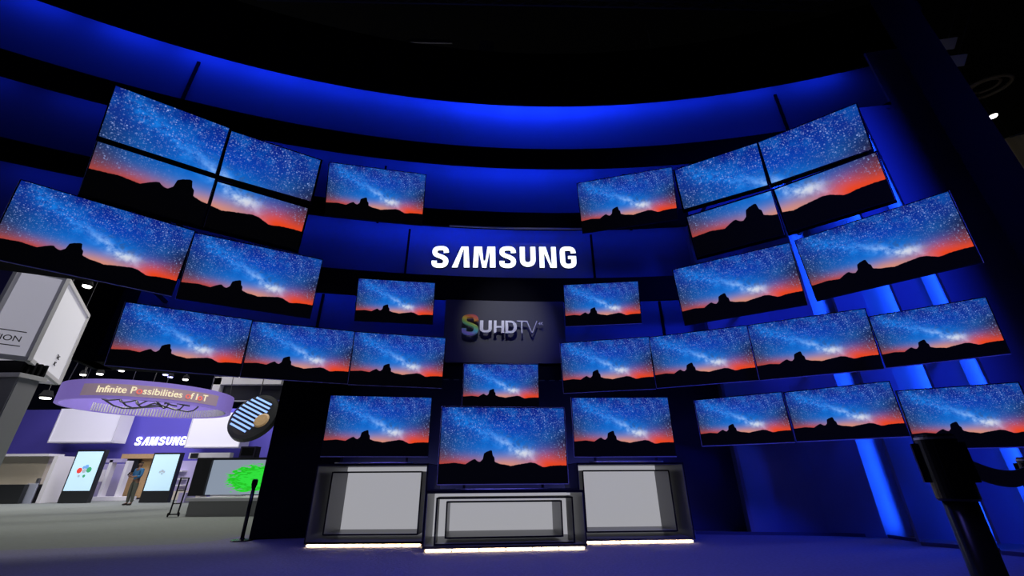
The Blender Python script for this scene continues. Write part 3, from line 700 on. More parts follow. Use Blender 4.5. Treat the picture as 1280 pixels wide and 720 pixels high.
for p_, c_ in ((0.18, (0.30, 0.20, 0.65, 1)), (0.38, (0.08, 0.5, 0.55, 1)), (0.55, (0.25, 0.6, 0.12, 1)), (0.70, (0.85, 0.65, 0.05, 1)), (0.84, (0.80, 0.20, 0.04, 1))):
    e = els.new(p_); e.color = c_
nt.links.new(rp.outputs[0], bb.inputs['Base Color']); bb.inputs['Roughness'].default_value = 0.35
nt.links.new(rp.outputs[0], bb.inputs['Emission Color']); bb.inputs['Emission Strength'].default_value = 0.10
letter_mesh(path_S(0.9, 0.125, 0.075), 23*px2m, hS, 0.07, 0.0, 0.0).build('letter', m_rain, sd)
hU = 16.5*px2m; z1 = 2.5*px2m
def L_(quads, x0, wpx, tk=None): letter_mesh(quads, wpx*px2m, hU, 0.05, x0*px2m, z1).build('letter', m_silver, sd)
L_(pen([(0.14, 1.0), (0.14, 0.35)]+bez((0.14, 0.33), (0.14, 0.04), (0.86, 0.04), (0.86, 0.33), 12)+[(0.86, 0.35), (0.86, 1.0)], 0.14, 0.09), 22.5, 15)
L_(Q((0, 0), (0.26, 0), (0.26, 1), (0, 1))+Q((0.74, 0), (1, 0), (1, 1), (0.74, 1))+Q((0.26, 0.42), (0.74, 0.42), (0.74, 0.56), (0.26, 0.56)), 40, 13)
L_(Q((0, 0), (0.24, 0), (0.24, 1), (0, 1))+pen([(0.2, 0.92), (0.4, 0.92)]+bez((0.42, 0.92), (0.98, 0.92), (0.98, 0.08), (0.42, 0.08), 14)+[(0.4, 0.08), (0.2, 0.08)], 0.13, 0.085), 54.5, 15)
L_(Q((0.42, 0), (0.54, 0), (0.54, 0.93), (0.42, 0.93))+Q((0, 0.91), (1, 0.91), (1, 1), (0, 1)), 69, 13)
L_(Q((0, 1), (0.1, 1), (0.55, 0.0), (0.46, 0.0))+Q((0.93, 1), (1.0, 1), (0.55, 0.0), (0.47, 0.0)), 81, 14)
def text_mb(txt, size, depth):
    cu = bpy.data.curves.new('t', 'FONT'); cu.body = txt; cu.size = size; cu.extrude = depth/2
    o = bpy.data.objects.new('t', cu); C.objects.link(o); bpy.context.view_layer.update()
    dg = bpy.context.evaluated_depsgraph_get(); me = bpy.data.meshes.new_from_object(o.evaluated_get(dg))
    b = MB(); b.v = [(v.co.x, -v.co.z, v.co.y) for v in me.vertices]; b.f = [list(p.vertices) for p in me.polygons]
    bpy.data.objects.remove(o); bpy.data.curves.remove(cu); bpy.data.meshes.remove(me)
    return b
text_mb('4K', 5.5*px2m, 0.02).build('letter', m_silver, sd, loc=(96.5*px2m, -0.01, z1+hU*0.72))

# ================================================================== BARRIER POSTS
def barrier_post(label, x, y, h, yaw=0, belt_to=None, lean=0.0, m_post=None):
    t = thing('barrier_post', label, 'barrier post', (x, y, 0), (0, 0, yaw))
    MB().lathe((0, 0, 0), [(0.175, 0), (0.18, 0.008), (0.17, 0.018), (0.05, 0.03), (0.036, 0.045)], 32).build('base', m_blackgloss, t, smooth=False)
    MB().lathe((0, 0, 0), [(0.032, 0.04), (0.032, h-0.14)], 28).build('post', m_post or m_blackgloss, t, smooth=True)
    hd = MB(); hd.lathe((0, 0, 0), [(0.037, h-0.15), (0.040, h-0.145), (0.040, h-0.012), (0.036, h)], 28)
    ho = hd.build('head', m_blackgloss, t)
    for k in range(4):
        a = k*math.pi/2; MB().box(-0.012, 0.012, -0.05, -0.037, h-0.11, h-0.02).build('belt_socket', m_blackgloss, ho, rot=(0, 0, a))
    MB().lathe((0, 0, 0), [(0.0405, h-0.012), (0.0405, h-0.006)], 28).build('collar', m_trim, ho)
    return t
PX = 1.55
pA = atr(1166, 543.5, PX); hA = pA.z
barrier_post('black belt barrier post close to the camera at the lower right', pA.x, pA.y, hA, R(-35), m_post=M('post_enamel', (0.02, 0.019, 0.017), 0.22, metal=0.4))
pB = atr(1289, 575, 2.6)
barrier_post('second barrier post at the right edge that takes the grey belt', pB.x, pB.y, pB.z+0.01, R(20))
b = MB(); n = 20
A3 = Vector((pA.x, pA.y, hA-0.055)); B3 = Vector((pB.x, pB.y, pB.z-0.04)); dv = (B3-A3).normalized(); A3 += dv*0.06; B3 -= dv*0.06
for k in range(n+1):
    t_ = k/n; p = A3.lerp(B3, t_); p.z -= 0.035*math.sin(math.pi*t_)
    for s_ in (-0.024, 0.024): b.v.append((p.x, p.y, p.z+s_))
for k in range(n): b.f.append([2*k, 2*k+1, 2*k+3, 2*k+2])
bo = b.build('barrier_belt', m_belt); md = bo.modifiers.new('thick', 'SOLIDIFY'); md.thickness = 0.003
tag(bo, 'dark grey belt stretched between the two right-hand barrier posts', 'belt')
pC = atz(302, 676, 0)
barrier_post('slim black barrier post standing before the black left end of the wall', pC.x, pC.y, 1.0, 0)

# ================================================================== HALL BEHIND (left)
YW = 27.0
struct(MB().box(-52, at(345, 560, YW).x+6, YW, YW+0.3, 0, at(85, 512, YW).z).build('wall_far', m_purple))
# higher purple wall further left
g0 = at(30, 380, 24)
struct(MB().box(g0.x-14, g0.x+0.5, 24, 24.2, 0, at(12, 322, 24).z+1.5).build('wall_far_left', m_purple))

def box_from(px0, py0, px1, py1, Y, depth, mat, name, parent=None, bevel=0.0, b=None):
    p = at(px0, py0, Y); q = at(px1, py1, Y)
    x0, x1 = sorted((p.x, q.x)); z0, z1 = sorted((p.z, q.z))
    bb_ = b or MB(); bb_.box(x0, x1, Y, Y+depth, max(z0, 0.0), z1)
    if b: return b
    return bb_.build(name, mat, parent, bevel=bevel)

# big hanging lit cube at the left edge
cc = atr(84.5, 347.5, 15.0); zc_t = cc.z; zc_b = atr(37, 451, 15.0).z
fl = atz(25, 335, zc_t); fr = atz(110, 394, zc_t)
t = thing('hanging_lightbox', 'large hanging white lit cube with black lettering at the left edge', 'lightbox', (cc.x, cc.y, zc_b))
o3 = Vector((cc.x, cc.y, 0))
far = Vector((fl.x+fr.x-cc.x, fl.y+fr.y-cc.y, 0))
base = [Vector((fl.x, fl.y, 0)), Vector((cc.x, cc.y, 0)), Vector((fr.x, fr.y, 0)), far]
base = [p-o3 for p in base]; HH = zc_t-zc_b
MB().quadbox([(p.x, p.y, 0.06) for p in base]+[(p.x, p.y, HH-0.06) for p in base]).build('fabric_box', m_litwhite, t)
fr_ = MB()
for k in range(4):
    a, c = base[k], base[(k+1) % 4]
    for z in (0.03, HH-0.03): fr_.bar((a.x, a.y, z), (c.x, c.y, z), 0.05, 0.05)
    fr_.bar((a.x, a.y, 0), (a.x, a.y, HH), 0.05, 0.05)
fr_.build('frame', m_white, t)
dirf = (base[1]-base[0]).normalized(); yawf = math.atan2(dirf.y, dirf.x)
m_ink = M('black_ink', (0.02, 0.02, 0.02), 0.6)
Wf = (base[1]-base[0]).length
tx = text_mb('SOLUTION', 0.19, 0.01)
wx = max(v[0] for v in tx.v)
off = base[1]-dirf*(0.26+wx); nf = Vector((dirf.y, -dirf.x, 0))*0.02
tx.build('lettering', m_ink, t, loc=(off.x+nf.x, off.y+nf.y, 0.40), rot=(0, 0, yawf))
for z in (0.30, 0.64):
    e0 = base[1]-dirf*0.22+nf; e1 = base[1]-dirf*(0.7+wx)+nf
    MB().bar((e0.x, e0.y, z), (e1.x, e1.y, z), 0.006, 0.010).build('printed_line', m_ink, t)
dr = (base[2]-base[1]).normalized(); yr_ = math.atan2(dr.y, dr.x); nr = Vector((dr.y, -dr.x, 0))*0.02; pp = base[1]+dr*((base[2]-base[1]).length*0.60)+nr
for k, s_ in enumerate(('TAC', 'AC')): text_mb(s_, 0.16, 0.01).build('lettering', m_ink, t, loc=(pp.x, pp.y, 0.50-0.19*k), rot=(0, 0, yr_))
MB().tube([(0.0-1, 1, HH), (-1, 1, 17-zc_b)], 0.02, 6).build('hanging_cable', m_truss, t)
# steel column below the cube
cz = zc_b-0.35
cp = atr(26, 466, 15.3)
t = thing('steel_column', 'brushed steel column below the hanging white cube', 'column', (cp.x, cp.y, 0))
MB().box(-1.7, 0.0, 0.0, 0.5, 0, cz).build('shaft', m_steel, t, bevel=0.02)
MB().box(-1.8, 0.05, -0.05, 0.6, cz, cz+0.10).build('capital', m_white, t)
g = MB()
for k in range(5): g.box(-1.75, 0.0, -0.03+k*0.13, 0.02+k*0.13, cz+0.10, cz+0.40)
g.build('grille', m_black, t)

# hanging ring
rc = atr(190, 505, 22.0); rr_ = 2.68
zb_, zt_ = atr(185, 521, 24.6).z, atr(170, 474, 19.2).z
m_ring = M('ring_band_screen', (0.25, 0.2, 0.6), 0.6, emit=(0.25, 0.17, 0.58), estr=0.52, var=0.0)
t = thing('hanging_ring_sign', 'large hanging purple ring banner with cream and red lettering', 'ring sign', (rc.x, rc.y, zb_), (0, R(0), 0))
n = 64; b = MB(); hb = zt_-zb_
for k in range(n):
    a = 2*math.pi*k/n
    for r_, z in ((rr_, 0), (rr_, hb), (rr_-0.12, hb), (rr_-0.12, 0)): b.v.append((r_*math.cos(a), r_*math.sin(a), z))
for k in range(n):
    i, j = 4*k, 4*((k+1) % n)
    for q_ in range(4): b.f.append([i+q_, i+(q_+1) % 4, j+(q_+1) % 4, j+q_])
b.build('ring_band', m_ring, t)
sl = MB()
for k in range(72):
    a = math.pi*(0.08+0.9*k/71); r_ = rr_-0.2
    sl.bar((r_*math.cos(a), r_*math.sin(a), 0.02), (r_*math.cos(a), r_*math.sin(a), hb*0.5), 0.02, 0.02)
sl.build('inner_slats', m_white, t)
# disc lattice in the middle of the ring
lt = MB()
for rad_ in (0.5, 1.0, 1.5):
    lt.tube([(rad_*math.cos(2*math.pi*k/24), rad_*math.sin(2*math.pi*k/24), hb*0.35+0.1*math.sin(k)) for k in range(25)], 0.03, 5)
lt.build('inner_lattice', m_truss, t)
# lettering bent on the near side of the band
dc = math.atan2(-rc.y, -rc.x)        # direction from ring centre to the viewer
def bent(txt, size, ang0, z, mat, name, par):
    tb = text_mb(txt, size, 0.02); wx_ = max(v[0] for v in tb.v)
    out = []
    for (x, y, zz) in tb.v:
        a = ang0+(x)/(rr_+0.03); r_ = rr_+0.02-y
        out.append((r_*math.cos(a), r_*math.sin(a), z+zz))
    tb.v = out; tb.build(name, mat, par); return wx_/(rr_+0.03)
m_cream = M('cream_lettering', (0.9, 0.85, 0.6), 0.5, emit=(0.9, 0.8, 0.5), estr=0.8)
m_redl = M('red_lettering', (0.9, 0.2, 0.15), 0.5, emit=(0.9, 0.15, 0.1), estr=0.7)
m_tan = M('tan_strip', (0.45, 0.32, 0.35), 0.6, emit=(0.30, 0.22, 0.30), estr=0.5)
zz0 = hb*0.30; sz_ = hb*0.50
tb = MB(); A0_, A1_ = dc-0.80, dc+0.80
for k in range(25):
    a = A0_+(A1_-A0_)*k/24
    for r_, z in ((rr_+0.0, zz0-0.10), (rr_+0.012, zz0-0.10), (rr_+0.012, zz0+sz_*0.9), (rr_+0.0, zz0+sz_*0.9)): tb.v.append((r_*math.cos(a), r_*math.sin(a), z))
for k in range(24):
    for q_ in range(4): tb.f.append([4*k+q_, 4*k+(q_+1) % 4, 4*k+4+(q_+1) % 4, 4*k+4+q_])
tb.f.append([0, 1, 2, 3]); tb.f.append([96, 97, 98, 99]); tb.build('printed_strip', m_tan, t)
ang = dc-0.70
runs = [('Infinite P', m_cream), ('o', m_redl), ('ssibilities ', m_cream), ('o', m_redl), ('f I', m_cream), ('o', m_redl), ('T', m_cream)]
def twidth(s_): 
    tb_ = text_mb(s_+'|', sz_, 0.0); a = max(v[0] for v in tb_.v); tb_ = text_mb('|', sz_, 0.0); return a-max(v[0] for v in tb_.v)
tw = sum(twidth(s_) for s_, _ in runs); sc_ = 1.42*(rr_+0.03)/tw; sz_ *= 1.0
ang = dc-tw/(rr_+0.03)/2
for s_, mm in runs:
    bent(s_, sz_, ang, zz0, mm, 'lettering', t); ang += twidth(s_)/(rr_+0.03)
for k in range(4):
    a = math.pi/4+k*math.pi/2
    MB().tube([(rr_*0.95*math.cos(a), rr_*0.95*math.sin(a), hb), (rr_*0.6*math.cos(a), rr_*0.6*math.sin(a), 17-zb_)], 0.015, 5).build('hanging_cable', m_truss, t)

# white fascia boxes over the far booth
def fascia_box(px0, py0, px1, py1, Y, dep, label):
    pm = (py0+py1)/2; p = at(px0, py0, Y); q = at(px1, py1, Y); x0, x1 = at(px0, pm, Y).x, at(px1, pm, Y).x; z0, z1 = min(p.z, q.z), max(p.z, q.z)
    t = thing('fascia_box', label, 'fascia box', ((x0+x1)/2, Y, z0)); w2 = (x1-x0)/2; h = z1-z0
    MB().box(-w2, w2, 0, dep, 0.03, h).build('lit_panel', m_litwhite, t)
    MB().box(-w2-0.04, w2+0.04, -0.04, dep, -0.05, 0.03).build('bottom_rail', m_white, t)
    MB().tube([(-w2*.8, 0.3, h), (-w2*.8, 0.3, 17-z0)], 0.012, 5).build('hanging_cable', m_truss, t); MB().tube([(w2*.8, 0.3, h), (w2*.8, 0.3, 17-z0)], 0.012, 5).build('hanging_cable', m_truss, t)
    MB().box(-w2-0.05, -w2, -0.04, dep, 0.03, h).build('side_rail', m_white, t); MB().box(w2, w2+0.05, -0.04, dep, 0.03, h).build('side_rail', m_white, t)
    return t
fascia_box(70, 511, 147, 552, 25.7, 0.9, 'white lit fascia box left of the small white letters in the far hall')
fascia_box(238, 516, 303, 558, 25.7, 0.9, 'white lit fascia box right of the small white letters in the far hall')
# small white letter sign
sl_, sr_ = at(165, 556.5, 26.8), at(228, 558, 26.8); hh_ = at(190, 546.5, 26.8).z-at(190, 557, 26.8).z
word_sign('SAMSUNG', 'small white slanted-looking letter sign on the far purple wall', ((sl_.x+sr_.x)/2, 26.95, sl_.z), (0, 0, 0), hh_, sr_.x-sl_.x, 0.02, m_letter, shear=0.1, gap=0.22)
# far booth walls below: white frames, wood wall
def simple(name, label, cat, parts, group=None):
    """parts: list of (part name, px0, py0, px1, py1, Y, depth, material[, parent index])"""
    xs = [at(p[1], p[2], p[5]) for p in parts]; r0 = Vector((xs[0].x, xs[0].y, 0))
    t = thing(name, label, cat, r0, group=group); objs = []
    for p in parts:
        a = at(p[1], p[2], p[5])-r0; c = at(p[3], p[4], p[5])-r0; Y = p[5]-r0.y
        x0, x1 = sorted((at(p[1], (p[2]+p[4])/2, p[5]).x-r0.x, at(p[3], (p[2]+p[4])/2, p[5]).x-r0.x)); z0, z1 = sorted((a.z, c.z)); z0 = max(z0, 0.0)
        o = MB().box(x0, x1, Y, Y+p[6], z0, z1).build(p[0], p[7], t if len(p) < 9 else objs[p[8]]); objs.append(o)
    return t
m_beige = M('beige_panel', (0.62, 0.56, 0.46), 0.6, bump=0.02)
m_lav = M('lavender_panel', (0.42, 0.38, 0.62), 0.6)
m_glass = M('glass_pane', (0.65, 0.7, 0.85), 0.1); m_glass.node_tree.nodes['Principled BSDF'].inputs['Alpha'].default_value = 0.35
m_blacktv = M('dark_display', (0.02, 0.022, 0.025), 0.3)
m_kscreen = M('pale_blue_screen', (0.5, 0.7, 0.8), 0.4, emit=(0.44, 0.66, 0.82), estr=0.72)
YK = 22.6
simple('product_booth', 'beige and white product booth with black lower counter at the far left', 'booth', [
    ('back_panel', -14, 569, 56, 606, YK+0.6, 0.2, m_beige), ('counter', -30, 606, 26, 631, YK-0.6, 0.9, m_blacktv),
    ('side_wall', 56, 570, 61, 629.5, YK-0.2, 1.0, m_white), ('glass_screen', 30, 604, 42, 629.5, YK-0.4, 0.05, m_glass), ('post', 20, 606, 23, 629.5, YK-0.5, 0.1, m_trim),
    ('post', 40, 598, 43, 629.5, YK-0.3, 0.1, m_trim), ('top_rail', -14, 567.5, 61, 570, YK, 0.8, m_white)])
simple('counter_table', 'lavender counter with a wooden front between the booth and the left kiosk', 'counter', [
    ('top', 50, 604, 82, 610, YK+1.6, 1.0, m_lav), ('wood_front', 58, 612, 80, 629, YK+1.7, 0.2, m_wood), ('leg', 52, 610, 54, 629, YK+1.7, 0.1, m_white)])
simple('partition_wall', 'pale lavender partition wall behind the left kiosk', 'partition', [
    ('panel', 52, 575, 72, 603, YK+3.6, 0.15, m_lav), ('panel', 72, 573, 90, 603, YK+3.4, 0.15, m_white), ('base', 50, 603, 92, 626, YK+3.5, 0.3, m_lav)])
simple('white_frame_wall', 'white frame wall with open bays between the two portrait kiosks', 'partition', [
    ('post', 128, 575, 132, 629, YK+2.2, 0.3, m_white), ('lintel', 128, 573.5, 153, 578, YK+2.2, 0.3, m_lav), ('post', 149, 576, 153, 628, YK+2.2, 0.3, m_white),
    ('back_panel', 116, 580, 149, 622, YK+3.2, 0.1, m_lav), ('base', 112, 621, 160, 628.5, YK+2.0, 0.5, m_white)])
simple('wall_poster', 'small white poster beside the left portrait kiosk', 'poster', [('sheet', 122, 587, 130, 602, YK+2.9, 0.03, m_white)])
t = simple('wood_wall', 'light wooden back wall behind the person', 'partition', [
    ('wood_panel', 153, 569, 196, 622, YK+3.9, 0.2, m_wood), ('header', 152, 567.5, 197, 573, YK+3.5, 0.4, m_wood)])
simple('wall_display', 'black wall display hung on the light wooden wall', 'display', [('housing', 155, 573, 173, 590, YK+3.7, 0.12, m_blacktv), ('screen', 156, 574, 172, 589, YK+3.66, 0.04, m_blacktv)])
m_redp = M('red_poster', (0.7, 0.07, 0.03), 0.6)
simple('red_poster', 'small red and orange poster on the light wooden wall', 'poster', [('sheet', 152, 592, 157, 600, YK+3.75, 0.05, m_redp), ('lower_strip', 152, 600, 156, 603, YK+3.75, 0.05, m_wood)])
simple('product_shelf', 'lilac wall with pale product shelves right of the right portrait kiosk', 'shelf unit', [
    ('back_panel', 215, 576, 250, 614, YK+3.0, 0.15, m_lav), ('shelf', 217, 588, 228, 589.5, YK+2.6, 0.4, m_white), ('shelf', 217, 598, 228, 599.5, YK+2.6, 0.4, m_white), ('shelf', 217, 606, 228, 607.5, YK+2.6, 0.4, m_white),
    ('base', 208, 614, 250, 629, YK+2.6, 0.5, m_beige)])
simple('storage_cube', 'small grey cube beside the black cart', 'cube', [('box', 222, 616, 231, 630.5, YK-0.6, 0.7, m_lav)])
simple('white_header', 'white header board above the green picture television', 'header board', [('board', 236, 566, 287, 573, YK-0.4, 0.3, m_white), ('dark_picture', 238, 566.5, 247, 572.5, YK-0.46, 0.05, m_blacktv), ('post', 262, 573, 264, 700, YK-0.3, 0.1, m_white)])

# portrait kiosks
def kiosk(px0, px1, pyt, pys, pyb, Y, label, cluster, shift=0):
    a = at((px0+px1)/2, pyb, Y); zt = at(px0, pyt, Y).z; zs = at(px0, pys, Y).z
    # widths measured at the middle of the screen
    xl = at(px0, (pyt+pyb)/2, Y).x; xr2 = at(px1, (pyt+pyb)/2, Y).x; w2 = (xr2-xl)/2; xc = (xl+xr2)/2
    t = thing('portrait_kiosk', label, 'kiosk', (xc, Y, 0))
    MB().box(-w2, w2, 0, 0.22, 0, zs).build('base', m_blacktv, t)
    MB().box(-w2, w2, 0, 0.22, zs, zt).build('housing', m_blacktv, t)
    sc = MB().box(-w2+0.07, w2-0.07, -0.012, 0, zs+0.05, zt-0.08).build('screen', m_kscreen, t)
    zc = zs+(zt-zs)*0.5
    for (dx, dz, r_, col) in cluster:
        mm = bpy.data.materials.get('icon_%s' % col) or M('icon_%s' % col, ICON[col], 0.5, emit=ICON[col], estr=0.6)
        MB().lathe((dx, -0.014, zc+dz), [(r_*0.6, -0.003), (r_, 0)], 10, 'y').build('icon', mm, sc)
    return t
ICON = {'red': (0.7, 0.05, 0.04), 'green': (0.05, 0.35, 0.15), 'blue': (0.15, 0.35, 0.7), 'grey': (0.35, 0.42, 0.48)}
kiosk(84, 120, 562.5, 615, 630, YK-0.3, 'left portrait kiosk with pale blue screen and red, green and blue icons', [(-0.22, 0.0, 0.13, 'red'), (0.02, -0.02, 0.10, 'grey'), (0.24, 0.03, 0.13, 'green'), (0.08, 0.17, 0.10, 'blue'), (-0.05, 0.14, 0.07, 'blue'), (-0.15, -0.25, 0.06, 'grey'), (0.1, -0.25, 0.07, 'green')])
kiosk(183, 218, 566, 615, 628.5, YK-0.3, 'right portrait kiosk with an almost blank pale blue screen', [(-0.1, 0.0, 0.06, 'grey'), (0.0, 0.05, 0.07, 'grey'), (0.1, 0.0, 0.06, 'grey'), (0.02, -0.08, 0.05, 'grey')])

# green picture television on its plinth
YG = 14.0
m_grey_pl = M('grey_plinth', (0.30, 0.30, 0.30), 0.5)
t = simple('low_plinth', 'long low grey plinth under the green picture television', 'plinth', [('body', 234, 626, 330, 645.5, YG, 1.6, m_grey_pl), ('top_slab', 232, 622.5, 330, 626, YG-0.05, 1.7, m_white), ('shadow_gap', 236, 645.5, 330, 647.5, YG+0.1, 1.4, m_black)])
mg = bpy.data.materials.new('green_brush_screen'); mg.use_nodes = True; nt = mg.node_tree; bb = nt.nodes['Principled BSDF']
tc = nt.nodes.new('ShaderNodeTexCoord'); mp = nt.nodes.new('ShaderNodeMapping'); mp.inputs['Scale'].default_value = (1.2, 1, 6); mp.inputs['Rotation'].default_value = (0, R(-18), 0)
ns = nt.nodes.new('ShaderNodeTexNoise'); ns.inputs['Scale'].default_value = 3.5; ns.inputs['Detail'].default_value = 5
nt.links.new(tc.outputs['Object'], mp.inputs[0]); nt.links.new(mp.outputs[0], ns.inputs[0])
gr = nt.nodes.new('ShaderNodeSeparateXYZ'); nt.links.new(tc.outputs['Generated'], gr.inputs[0])
def mth(op, a, b_):
    n_ = nt.nodes.new('ShaderNodeMath'); n_.operation = op
    for i, x in enumerate((a, b_)):
        if isinstance(x, (int, float)): n_.inputs[i].default_value = x
        else: nt.links.new(x, n_.inputs[i])
    return n_.outputs[0]
dx = mth('SUBTRACT', gr.outputs[0], 0.85); dz = mth('SUBTRACT', gr.outputs[2], 0.45)
rr2 = mth('ADD', mth('MULTIPLY', mth('MULTIPLY', dx, dx), 2.2), mth('MULTIPLY', mth('MULTIPLY', dz, dz), 3.6))
msk = mth('ADD', rr2, mth('MULTIPLY', mth('SUBTRACT', ns.outputs[0], 0.5), 1.6))
r1_ = nt.nodes.new('ShaderNodeValToRGB'); r1_.color_ramp.elements[0].position = 0.5; r1_.color_ramp.elements[0].color = (0.02, 0.85, 0.02, 1); r1_.color_ramp.elements[1].position = 0.62; r1_.color_ramp.elements[1].color = (0.30, 0.36, 0.46, 1)
e = r1_.color_ramp.elements.new(0.30); e.color = (0.01, 0.55, 0.01, 1); e = r1_.color_ramp.elements.new(0.18); e.color = (0.03, 0.9, 0.05, 1)
nt.links.new(msk, r1_.inputs[0]); nt.links.new(r1_.outputs[0], bb.inputs['Emission Color']); bb.inputs['Emission Strength'].default_value = 0.8; bb.inputs['Base Color'].default_value = (0.01, 0.01, 0.01, 1)
gt = simple('picture_television', 'television showing a bright green brushed blob, standing on the grey plinth', 'television', [
    ('housing', 241, 574.5, 330, 621.8, YG+0.6, 0.15, m_blacktv), ('screen', 261, 577.5, 329, 620.5, YG+0.58, 0.02, mg), ('side_speaker', 240, 574.5, 259, 622.2, YG+0.5, 0.12, m_bezel), ('foot', 262, 621, 300, 622.6, YG+0.4, 0.3, m_trim)])
gt.location.z += 0.055
gs = simple('speaker_box', 'small dark box on top of the green picture television', 'speaker', [('body', 299, 561.5, 318, 575, YG+0.62, 0.3, M('dark_violet_box', (0.03, 0.025, 0.06), 0.5)), ('grille', 301, 563, 316, 573, YG+0.61, 0.02, m_black)])
gs.location.z += 0.085
# black folding cart
cA = at(231, 600, 14.6); cB = at(226, 640, 14.2)
t = thing('folding_cart', 'slim black folding cart standing left of the grey plinth', 'cart', (cB.x+0.05, 13.85, 0), (0, 0, R(25)))
for s_ in (-0.10, 0.10):
    MB().tube([(s_, 0, 0.05), (s_+0.0, 0.15, 1.05)], 0.022, 8).build('upright', m_blackgloss, t)
for z in (0.35, 0.7, 1.04): MB().tube([(-0.10, 0.15*z, z), (0.10, 0.15*z, z)], 0.018, 8).build('crossbar', m_blackgloss, t)
for s_ in (-0.13, 0.13): MB().lathe((s_, 0, 0.06), [(0.05, -0.015), (0.06, 0), (0.05, 0.015)], 16, 'x').build('wheel', m_black, t)
MB().box(-0.12, 0.12, -0.16, 0.02, 0.06, 0.085).build('toe_plate', m_black, t)

# white portal frame and the round striped screen near the wall end
YP = 20.0
t = simple('portal_frame', 'white portal frame with a dark opening above the round striped screen', 'frame', [
    ('top_beam', 268, 471, 352, 480, YP, 0.8, m_white), ('left_post', 265, 472, 274, 499, YP, 0.8, m_white), ('dark_inside', 274, 480, 352, 500, YP+0.3, 0.4, m_blacktv)])
for xx in (0.4, 2.8): MB().tube([(xx, 0.4, 7), (xx, 0.4, 17)], 0.02, 6).build('hanging_cable', m_truss, t, loc=(0, 0, 0))
t_c = at(318, 522, 17.0)
t = thing('round_display', 'round black display with pale blue stripes hanging near the wall end', 'display', t_c, (R(-24), R(22), R(-15)))
MB().lathe((0, 0, 0), [(0.80, -0.12), (0.95, -0.10), (0.98, 0.08), (0.7, 0.2)], 40, 'y').build('housing', m_blacktv, t)
for k in range(9):
    z = -0.62+k*0.155; half = math.sqrt(max(0, 0.72-z*z))*0.98
    MB().box(-half, half*0.55, -0.14, -0.12, z, z+0.07).build('light_stripe', M('stripe_glow', (0.3, 0.5, 1.0), 0.5, emit=(0.25, 0.42, 0.95), estr=0.9) if k == 0 else bpy.data.materials['stripe_glow'], t)
MB().lathe((0.5, -0.13, 0), [(0.24, -0.03), (0.3, 0)], 20, 'y').build('inner_disc', m_wood, t)
up_ = Matrix.Rotation(R(-24), 3, 'X')
cb = MB().tube([(0, 0, 0.9), (0, 0, 17.0-t_c.z)], 0.02, 6).build('hanging_cable', m_truss, t); rm = (Matrix.Rotation(R(-15), 4, 'Z') @ Matrix.Rotation(R(22), 4, 'Y') @ Matrix.Rotation(R(-24), 4, 'X')); cb.matrix_local = rm.inverted()

